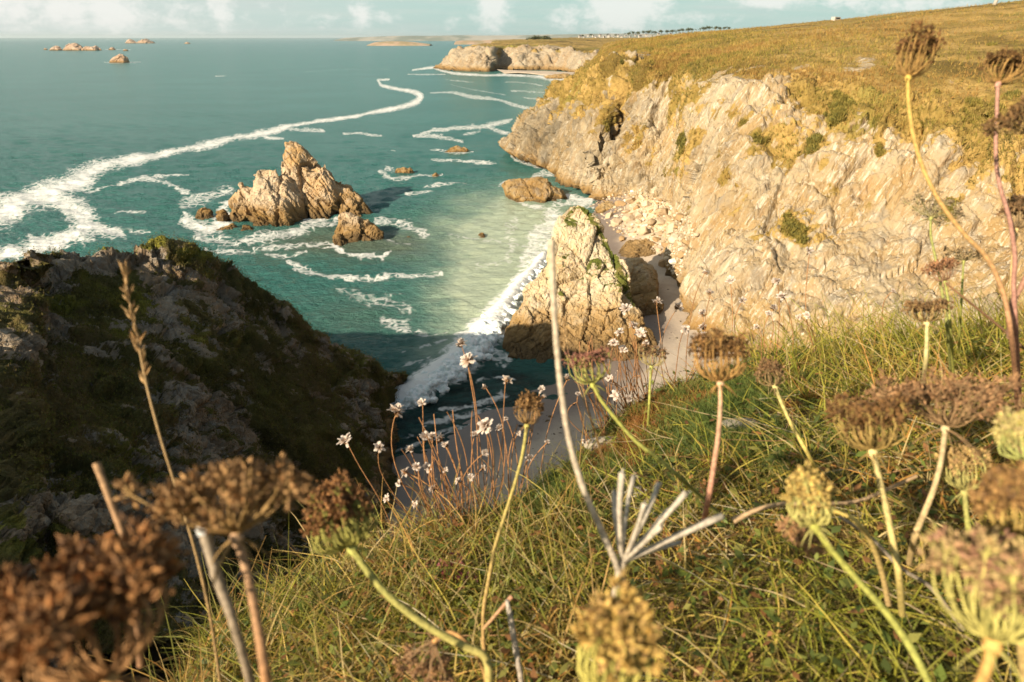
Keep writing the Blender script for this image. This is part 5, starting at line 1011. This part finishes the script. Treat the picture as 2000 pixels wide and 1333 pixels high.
# dead, seedless umbel skeleton and loose stalks
def stalk_thing(name, label, cat, pts, radii, c0, c1, sides=8, group=None, wob=.06):
    P = [W(*p) for p in pts]; e = empty(name, P[-1]); s = Soup(); Q = smooth_path(P, 8); r = np.interp(np.linspace(0, 1, len(Q)), np.linspace(0, 1, len(radii)), radii)
    s.tube(Q[::-1], r[::-1], c1, c0, sides, float(np.mean(radii)) * wob); s.obj('stem', M_stem, e, True, P[-1]); tag(e, label, cat, group); return e, Q
def skeleton():
    t = .50; nk = W(1216, 1098, t); e = empty('dead_umbel', W(1190, 1230, t)); o0 = np.array(e.location); s = Soup()
    P = smooth_path([W(1190, 1260, t), W(1200, 1180, t), W(1208, 1130, t), nk]); s.tube(P, np.linspace(.0030, .0036, len(P)), (.36, .28, .19), (.44, .36, .26), 8, .0002); s.obj('stem', M_stem, e, True, o0)
    for (px, py, dt, rr) in ((1200, 960, .02, .0019), (1215, 925, -.03, .0021), (1238, 930, .03, .0018), (1258, 985, -.04, .0017), (1286, 945, .02, .0019), (1300, 1000, .05, .0016), (1340, 962, -.01, .0021), (1290, 1030, -.05, .0018), (1412, 1008, .0, .0024), (1330, 1060, .04, .0016)):
        s = Soup(); e2 = W(px, py, t + dt); mid = (nk + e2) / 2 + np.array((.004 * (1 if px > 1250 else -1), 0, .004)); q = np.linspace(0, 1, 8)[:, None]
        Q = nk * (1 - q) ** 2 + 2 * mid * q * (1 - q) + e2 * q ** 2; s.tube(Q, np.linspace(rr * .9, rr * 1.1, 8), (.44, .37, .28), (.52, .45, .35), 6, rr * .06)
        s.seeds(np.repeat(e2[None], 3, 0), unit(e2 - nk) + R_.normal(size=(3, 3)) * .6, .004, .0006, (.56, .50, .42)); s.obj('ray', M_stem, e, True, o0)
    tag(e, 'bleached grey dead umbel with bare spreading rays above the blurred yellow head', 'dried flower')
skeleton()
LS = 'bare dry stalks'
stalk_thing('dead_stalk', 'tall leaning grey stalk crossing in front of the pointed rock', 'stalk', [(1077, 470, .47), (1080, 560, .47), (1086, 660, .47), (1096, 760, .475), (1112, 860, .48), (1138, 950, .485), (1172, 1030, .49), (1203, 1100, .495), (1225, 1170, .52), (1240, 1260, .6)], [.0026, .0022, .0021, .0021, .0022, .0024, .0025, .0025, .0026], (.50, .40, .28), (.44, .37, .28), 8, LS)
stalk_thing('dead_stalk', 'short stub of a rust-brown stalk sticking up behind the huge blurred head', 'stalk', [(188, 905, .38), (205, 950, .38), (228, 1010, .38), (246, 1060, .38), (262, 1130, .38), (275, 1300, .4)], [.0021, .0019, .0020, .0020], (.44, .27, .14), (.34, .18, .09), 8, LS)
def cut_stalk():
    e, Q = stalk_thing('dead_stalk', 'thick grey stalk with a pale cut end beside the rust-coloured stem', 'stalk', [(400, 1040, .36), (412, 1085, .36), (432, 1150, .36), (456, 1215, .36), (476, 1285, .37), (490, 1340, .38), (505, 1450, .4)], [.0030, .0026, .0024, .0024], (.34, .27, .19), (.27, .20, .13), 10, LS)
    s = Soup(); a = unit(Q[0] - Q[3]); s.tube([Q[0] - a * .001, Q[0] + a * .003, Q[0] + a * .0042], [.0036, .0042, .0030], (.56, .55, .52), (.46, .46, .44), 10); s.obj('cut_end', M_stem, e, True, np.array(e.location))
cut_stalk()
stalk_thing('dead_stalk', 'short grey peg of a stalk at the bottom centre near the blurred yellow head', 'stalk', [(990, 1172, .62), (996, 1200, .62), (1006, 1260, .63), (1018, 1330, .64), (1026, 1400, .66)], [.0018, .0028, .0027, .0025], (.46, .40, .32), (.36, .29, .22), 8, LS)
stalk_thing('dead_stalk', 'short pinkish side twig forking from the thin bent stem', 'stalk', [(1000, 1165, .72), (985, 1182, .72), (965, 1205, .72), (945, 1228, .725)], [.0026, .0019, .0018], (.46, .24, .14), (.42, .25, .12), 7, LS)
stalk_thing('dead_stalk', 'dark branching twig leaning across the right edge grass', 'stalk', [(1846, 552, .86), (1880, 580, .86), (1920, 612, .87), (1960, 645, .88), (2010, 690, .9)], [.0010, .0014, .0016, .0018], (.26, .14, .07), (.22, .12, .06), 6, LS)
stalk_thing('dead_stalk', 'pinkish branch leaving the curved yellow stem towards the right edge', 'stalk', [(2012, 520, .70), (1995, 560, .70), (1975, 600, .71), (1972, 660, .73)], [.0022, .0026, .0030], (.34, .17, .11), (.38, .22, .15), 7, LS)
stalk_thing('dead_stalk', 'brown stalk lying level in the grass left of the dense brown head', 'stalk', [(1432, 1018, .62), (1480, 996, .62), (1530, 985, .62), (1600, 984, .62), (1680, 978, .63), (1790, 930, .63)], [.0030, .0022, .0020, .0018, .0016], (.46, .31, .17), (.40, .27, .15), 7, LS)
stalk_thing('dead_stalk', 'grey dead stem low in the grass under the dense brown head', 'stalk', [(1640, 1010, .66), (1700, 1050, .66), (1760, 1110, .66), (1820, 1150, .67), (1880, 1230, .68)], [.0016, .0020, .0024], (.32, .26, .19), (.28, .22, .15), 7, LS)
stalk_thing('dead_stalk', 'thin dry stem at the far left edge beside the huge blurred head', 'stalk', [(-12, 1130, .40), (8, 1170, .40), (22, 1205, .40), (60, 1300, .42)], [.0012, .0012], (.36, .22, .11), (.30, .18, .09), 6, LS)

def seed_grass(label, pts, r, spike_from, n, seed, size=1.0):
    P = [W(*p) for p in pts]; e = empty('grass_stalk', P[-1]); s = Soup(); Q = smooth_path(P, 10); s.tube(Q[::-1], np.linspace(r * 1.2, r * .5, len(Q)), (.36, .23, .10), (.46, .31, .15), 6); st = s.obj('stem', M_stem, e, True, P[-1])
    k = int(len(Q) * spike_from); g = np.random.default_rng(seed); s = Soup(); idx = g.integers(0, k, n); d = unit(Q[np.maximum(idx - 1, 0)] - Q[idx + 1] ) * 1.0 + g.normal(size=(n, 3)) * .30
    c = np.array((.46, .29, .13)) * g.uniform(.7, 1.25, (n, 1)); s.seeds(Q[idx] + g.normal(size=(n, 3)) * .0005, d, .010 * size * g.uniform(.7, 1.2, n), .0011 * size, c); s.obj('seed_spike', M_seed, e, False, P[-1])
    tag(e, label, 'grass stalk', 'grasses gone to seed')
seed_grass('tall grass with a narrow golden seed spike rising in front of the shaded headland', [(243, 530, .52), (250, 575, .52), (262, 630, .52), (274, 690, .52), (288, 760, .52), (312, 850, .52), (340, 940, .53), (362, 1010, .53), (385, 1090, .54), (410, 1200, .56), (430, 1330, .6)], .0011, .42, 70, 3)
seed_grass('pair of thin grass spikelets leaning in front of the pointed rock', [(1103, 628, .8), (1106, 665, .8), (1116, 710, .8), (1132, 760, .81), (1160, 840, .84), (1185, 930, .95)], .0007, .35, 16, 5, .9)
seed_grass('thin grass spikelet lying left of the green cup', [(1096, 664, .8), (1104, 690, .8), (1118, 715, .8), (1130, 738, .8), (1150, 800, .82), (1180, 900, .92)], .0006, .30, 8, 6, .9)

# ---------------------------------------------------------------- dried thrift
BROW_PX = np.array([(380, 1190), (500, 1120), (640, 1060), (760, 1000), (900, 965), (1050, 935), (1150, 885), (1200, 805), (1300, 750), (1450, 712), (1600, 692), (1750, 662), (1900, 622), (2000, 600)], float)
def brow_y(px): return float(np.interp(px, BROW_PX[:, 0], BROW_PX[:, 1]))
def brow_t(px):
    for k in range(16, 160, 6):
        p = on_ground(px, brow_y(px) + k)
        if p is not None and p[1] < 3: return pix(p[None])[2][0], p
    return 1.2, W(px, brow_y(px), 1.2)
def thrift(hx, hy, size, lab, seed, bx=None, bare=False, full=1.0):
    g = np.random.default_rng(seed); 
    if bx is None: bx = (.62 * hx + .38 * 960 if hx < 1115 else hx * .72 + .28 * 1285 if hx < 1420 else hx) + g.normal() * 16
    tb, base = brow_t(bx); t = tb * g.uniform(.90, .98); hd = W(hx, hy, t); e = empty('thrift', base); s = Soup()
    mid = base * .55 + hd * .45 + np.array((g.normal() * .026, g.normal() * .012, .03)); q = np.linspace(0, 1, 12)[:, None]
    P = base * (1 - q) ** 2 + 2 * mid * q * (1 - q) + hd * q ** 2; P += np.sin(q * g.uniform(4, 9) + g.random() * 6) * np.array((.0022, 0, .0006)); r = .00085
    c = np.array((.38, .185, .075)) * g.uniform(.75, 1.25); s.tube(P, np.linspace(r * 1.15, r, 12), c * .8, c, 5); s.obj('stalk', M_stem, e, True, base)
    if not bare:
        R = m_(size, t) / 2; ax = unit(P[-1] - P[-2]) + g.normal(size=3) * .22; ax = unit(ax); A = unit(np.cross(ax, (.3, 1, .2))); B = np.cross(ax, A); s = Soup()
        s.seeds(np.repeat((hd - ax * R * .35)[None], 6, 0), ax[None] * .7 + g.normal(size=(6, 3)) * .35, R * .8, R * .18, np.array((.34, .19, .09)))
        nP = int(g.integers(24, 34) * full)
        for k in range(nP):
            u = math.sqrt((k + .5) / nP); th = k * 2.4 + g.normal() * .3; rd = A * math.cos(th) + B * math.sin(th); sidev = unit(np.cross(ax, rd)); ang = u * 1.35 + g.normal() * .28
            d0 = ax * math.cos(ang) + rd * math.sin(ang); up = np.cross(sidev, d0); L = R * g.uniform(.6, 1.1); wd_ = R * g.uniform(.16, .30)
            rows = []
            for i, (f, wf, cu) in enumerate(((0.05, .25, 0), (.4, .8, .05), (.75, 1.0, .0), (1.0, .55, -.12))):
                c_ = hd + d0 * L * f - up * L * cu * g.uniform(.5, 1.6); rows += [c_ - sidev * wd_ * wf, c_ - up * wd_ * .28, c_ + sidev * wd_ * wf]
            F = [[i * 3 + j, i * 3 + j + 1, (i + 1) * 3 + j + 1, (i + 1) * 3 + j] for i in range(3) for j in range(2)]; tone = g.uniform(.82, 1.1)
            cc = np.array([(.42, .24, .13)] * 3 + [(.62, .45, .32)] * 3 + [(.78, .65, .54)] * 3 + [(.80, .70, .60)] * 3) * tone; s.add(rows, F, cc)
        s.obj('flower_head', M_papery, e, True, base)
    tag(e, lab, 'dried flower', 'dried thrift stalks')
THL = [(677, 864, 40), (740, 876, 30), (773, 807, 44), (824, 790, 26), (802, 880, 26), (794, 925, 28), (814, 914, 24), (836, 914, 24), (830, 857, 34), (844, 854, 24), (861, 859, 28), (871, 871, 22), (847, 956, 22), (757, 975, 22), (811, 985, 18), (870, 919, 16), (946, 885, 20), (951, 835, 46), (928, 850, 24),
       (977, 838, 24), (988, 820, 14), (943, 915, 18), (920, 933, 22), (947, 757, 16), (989, 745, 28), (1057, 761, 18), (1061, 776, 14), (1068, 864, 14), (1034, 895, 20), (1013, 847, 14), (901, 674, 34), (916, 707, 42), (1107, 740, 22), (1129, 771, 14), (1141, 861, 14), (895, 940, 18), (780, 945, 18)]
THR = [(1223, 606, 30), (1283, 593, 28), (1322, 602, 30), (1237, 639, 26), (1250, 653, 28), (1202, 773, 24), (1198, 672, 22), (1217, 684, 24), (1227, 778, 18), (1338, 645, 24), (1373, 614, 24), (1375, 641, 26), (1373, 657, 22), (1386, 573, 20), (1427, 550, 24), (1448, 589, 22), (1518, 552, 24), (1528, 581, 26), (1510, 602, 20), (1501, 614, 18), (1378, 534, 16), (1576, 616, 18), (1561, 620, 16), (1580, 492, 22), (1210, 650, 22), (1262, 672, 20), (1190, 740, 20), (1478, 640, 16), (1744, 570, 14)]
SPEC = {(677, 864): 'dried white thrift head standing out against the shaded headland, farthest left of all', (740, 876): 'small dried thrift head next to the farthest left one', (773, 807): 'large dried thrift head at the left end of the clump over the white wave', (951, 835): 'biggest open dried thrift head in the middle of the clump over the sand', (901, 674): 'topmost dried thrift head of the clump in front of the white wave',
        (916, 707): 'ragged dried thrift head just under the topmost one', (989, 745): 'double dried thrift head right of the white wave', (1580, 492): 'lone blurred dried thrift head highest against the pale cliff', (1322, 602): 'pale dried thrift head in front of the sand beside the pointed rock', (1427, 550): 'blurred dried thrift head on a tall stalk over the cliff foot'}
for i, (x, y, sz) in enumerate(THL): thrift(x, y, sz * .92, SPEC.get((x, y), 'dried pale thrift head in the clump on the brow above the shaded sand'), 300 + i)
for i, (x, y, sz) in enumerate(THR): thrift(x, y, sz * .95, SPEC.get((x, y), 'dried pale thrift head in the loose clump in front of the sunlit rock and cliff'), 400 + i)
for i in range(60):
    if i < 20: x, y = R_.uniform(780, 1010), R_.uniform(800, 930)
    else: x, y = R_.uniform(1120, 1265), R_.uniform(650, 790)
    thrift(x, y, 10, 'bare rusty thrift stalk that has lost its head', 500 + i, bare=True)

# ---------------------------------------------------------------- turf
def turf():
    g = np.random.default_rng(9)
    def pts(n, x0, x1, y0, y1, dmax, cull=.72):
        x = g.uniform(x0, x1, n); y = g.uniform(y0, y1, n); z, d = ground_z(x, y); k = d < dmax; B = np.stack([x, y, z], 1)[k]
        if cull:
            px, py, t = pix(B); m = inside_poly(px, py, [(860, 1030), (940, 965), (1060, 915), (1150, 860), (1210, 780), (1450, 690), (1700, 660), (1640, 800), (1420, 905), (1200, 970), (1000, 1050)]); B = B[~m | (g.random(len(B)) > cull)]
        return B
    def blades(s, B, ln, wd, lean, cols, k=5, droop=1.0, up=.75):
        n = len(B); th = g.random(n) * 6.283; dirn = np.stack([np.cos(th), np.sin(th), 0 * th], 1) * (lean * g.uniform(.2, 1.5, n))[:, None] + np.array((.10, .14, up)); dirn = unit(dirn); L = ln * g.uniform(.5, 1.45, n)
        q = np.linspace(0, 1, k)[None, :, None]; bend = np.stack([np.cos(th), np.sin(th), 0 * th - .55], 1) * (droop * g.uniform(.1, .8, n))[:, None]
        P = B[:, None] + dirn[:, None] * L[:, None, None] * q + bend[:, None] * (L[:, None, None] * q ** 2.2) * .6
        P += np.sin(q * 5 + g.random((n, 1, 1)) * 6) * .002
        side = unit(np.cross(dirn, g.normal(size=(n, 3)))); pn = fbm(B * np.array((3.0, 3.0, 0)), 4, 61); c = np.array(cols); i = np.clip(((pn * .75 + .5 + g.normal(size=n) * .20) * len(c)).astype(int), 0, len(c) - 1)
        c1 = c[i] * g.uniform(.75, 1.25, (n, 1)); c0 = c1 * np.array((.85, .9, .8)); s.ribbon(P, wd * g.uniform(.6, 1.3, n), side, c0, c1)
    GC = [(.22, .235, .032), (.29, .285, .04), (.38, .34, .05), (.30, .28, .042), (.44, .34, .065), (.52, .36, .10), (.58, .43, .20), (.56, .27, .07)]
    s = Soup(); B = pts(52000, -.75, 2.3, .05, 1.75, .10); blades(s, B, .052, .0011, .9, GC, droop=1.5)
    B = pts(9000, -.75, 2.3, .05, 1.75, .05, .9); blades(s, B, .10, .0014, .6, GC[2:], k=6, droop=1.6)
    B = pts(2200, -.72, .15, .55, 1.3, .10); blades(s, B, .11, .0014, .55, [(.22, .22, .045), (.30, .26, .07), (.42, .30, .12), (.44, .26, .08), (.26, .25, .05)], k=6, droop=1.4, up=.9)
    x = g.uniform(.55, 2.3, 5200); y = .95 + g.random(5200) * .6 + .0 * x; z, d = ground_z(x, y); B = np.stack([x, y, z], 1)[d < .08]; blades(s, B, .12, .0013, .5, GC, k=6, droop=1.3, up=.9)
    tag(s.obj('grass', M_blade, None, True), kind='stuff')
    s = Soup(); B = pts(26000, -6, 7, -5, 3.2, .15); k_ = (B[:, 0] > 2.3) | (B[:, 0] < -.75) | (B[:, 1] < .05) | (B[:, 1] > 1.75); blades(s, B[k_], .11, .0028, .8, GC, k=4, droop=1.3); tag(s.obj('grass', M_blade, None, True), kind='stuff')
    # straw and dead stems lying in the grass
    s = Soup(); B = pts(3000, -.72, 2.2, .1, 1.7, .02) + np.array((0, 0, .012)); blades(s, B, .13, .0009, 3.0, [(.46, .35, .20), (.40, .28, .15), (.50, .41, .27), (.36, .20, .10)], k=6, droop=.4, up=.35); tag(s.obj('straw', M_blade, None, True), kind='stuff')
    # fine needle cushions of thrift leaves near the brow, orange at their rims
    s = Soup(); C = []
    for (px, py, n, sp) in ((1270, 800, 150, 70), (1340, 790, 160, 80), (1420, 790, 140, 80), (1250, 870, 110, 70), (1480, 750, 110, 70), (1560, 740, 100, 70), (1380, 850, 110, 90), (1000, 970, 100, 90), (1080, 950, 100, 70), (1180, 910, 90, 60), (1640, 740, 60, 70), (930, 1000, 80, 80), (1500, 880, 60, 90), (760, 1060, 60, 80), (1120, 1000, 60, 90)):
        for _ in range(n):
            p = on_ground(px + g.normal() * sp * .55, py + g.normal() * sp * .32)
            if p is not None and p[1] < 2.6: C.append(p)
    C = np.array(C); m = 40; n = len(C) * m; B = np.repeat(C, m, 0) + g.normal(size=(n, 3)) * .003; D = unit(g.normal(size=(n, 3)) * np.array((1, 1, .5)) + np.array((0, 0, .75))); L = g.uniform(.014, .034, n)
    q = np.linspace(0, 1, 3)[None, :, None]; P = B[:, None] + D[:, None] * L[:, None, None] * q; pn = np.repeat(fbm(C * 6, 3, 3) + g.normal(size=len(C)) * .2, m); base = np.where((pn > .34)[:, None], np.array((.36, .17, .05)), np.where((pn > .12)[:, None], np.array((.25, .24, .06)), np.array((.145, .19, .045)))) * g.uniform(.75, 1.25, (n, 1))
    s.ribbon(P, np.full(n, .0008), unit(np.cross(D, g.normal(size=(n, 3)))), base * .8, base); tag(s.obj('thrift_cushion', M_blade, None, True), kind='stuff')
    # small herb leaves under the grass
    s = Soup(); B = pts(20000, -.7, 2.0, .1, 1.5, .03); n = len(B); B[:, 2] += g.uniform(.008, .045, n); a = unit(g.normal(size=(n, 3)) * np.array((1, 1, .4))); b = unit(np.cross(a, g.normal(size=(n, 3)) * .3 + np.array((0, 0, 1)))); l = g.uniform(.004, .011, n)[:, None]; w_ = l * g.uniform(.35, .6, (n, 1))
    V = np.stack([B - a * l, B - b * w_, B + a * l, B + b * w_], 1); c = np.array([(.14, .18, .035), (.20, .22, .05), (.12, .15, .04), (.26, .24, .06), (.34, .16, .06)])[g.integers(5, size=n)] * g.uniform(.7, 1.2, (n, 1)); s.add(V, np.arange(n * 4).reshape(-1, 4), np.repeat(c, 4, 0)); tag(s.obj('herb_leaves', M_blade, None, False), kind='stuff')
turf()
def red_herb():
    p = on_ground(885, 1150); e = empty('red_leaved_herb', p); g = np.random.default_rng(4); s = Soup(); n = 60; B = p + g.normal(size=(n, 3)) * np.array((.017, .014, .012)) + np.array((0, 0, .03)); a = unit(g.normal(size=(n, 3))); b = unit(np.cross(a, g.normal(size=(n, 3)))); l = g.uniform(.005, .010, n)[:, None]
    V = np.stack([B - a * l, B - b * l * .5, B + a * l, B + b * l * .5], 1); c = np.array((.25, .045, .05)) * g.uniform(.5, 1.4, (n, 1)) + g.random((n, 1)) * .06; s.add(V, np.arange(n * 4).reshape(-1, 4), np.repeat(c, 4, 0)); s.obj('leaves', M_blade, e, False, p)
    s = Soup()
    for k in range(5): s.tube([p, p + np.array((g.normal() * .010, g.normal() * .008, .03))], .0007, (.24, .07, .05), None, 5)
    s.obj('stem', M_stem, e, True, p); tag(e, 'small herb with dark red leaves in the grass at the bottom centre', 'herb')
red_herb()
for (px, py, r, lab) in ((1455, 835, 30, 'pale grey lichen-covered stone half buried in the grass below the brown bird-nest head'), (1195, 870, 34, 'pale stone slab showing at the turf edge above the shaded sand'), (1250, 960, 22, 'small grey stone in the turf under the slanting green stem')):
    p = on_ground(px, py)
    if p is not None:
        b = boulder_mesh(int(px), 3); b.materials.append(simple_mat('lichen_stone', (.26, .22, .16), vary=(.40, .34, .26), scale=3.0)); o = link('stone', b); o.location = p; rr = r * np.linalg.norm(p - CAM) / FPX; o.scale = (rr * 1.6, rr, rr * .55); tag(o, lab, 'stone')

# ---------------------------------------------------------------- sea air between us and the far coast
def haze():
    bm = bmesh.new(); box_bm(bm, -75000, 75000, -2000, 40000, -5.0, 75.0); m = bpy.data.materials.new('sea_air'); m.use_nodes = True; t = NT(m.node_tree)
    v = t.n('ShaderNodeVolumePrincipled', {'Color': (.80, .90, .92), 'Density': .00004, 'Anisotropy': .2})
    t.n('ShaderNodeOutputMaterial', {'Volume': v.outputs[0]})
    tag(bm_obj('haze', bm, m), kind='stuff')
haze()
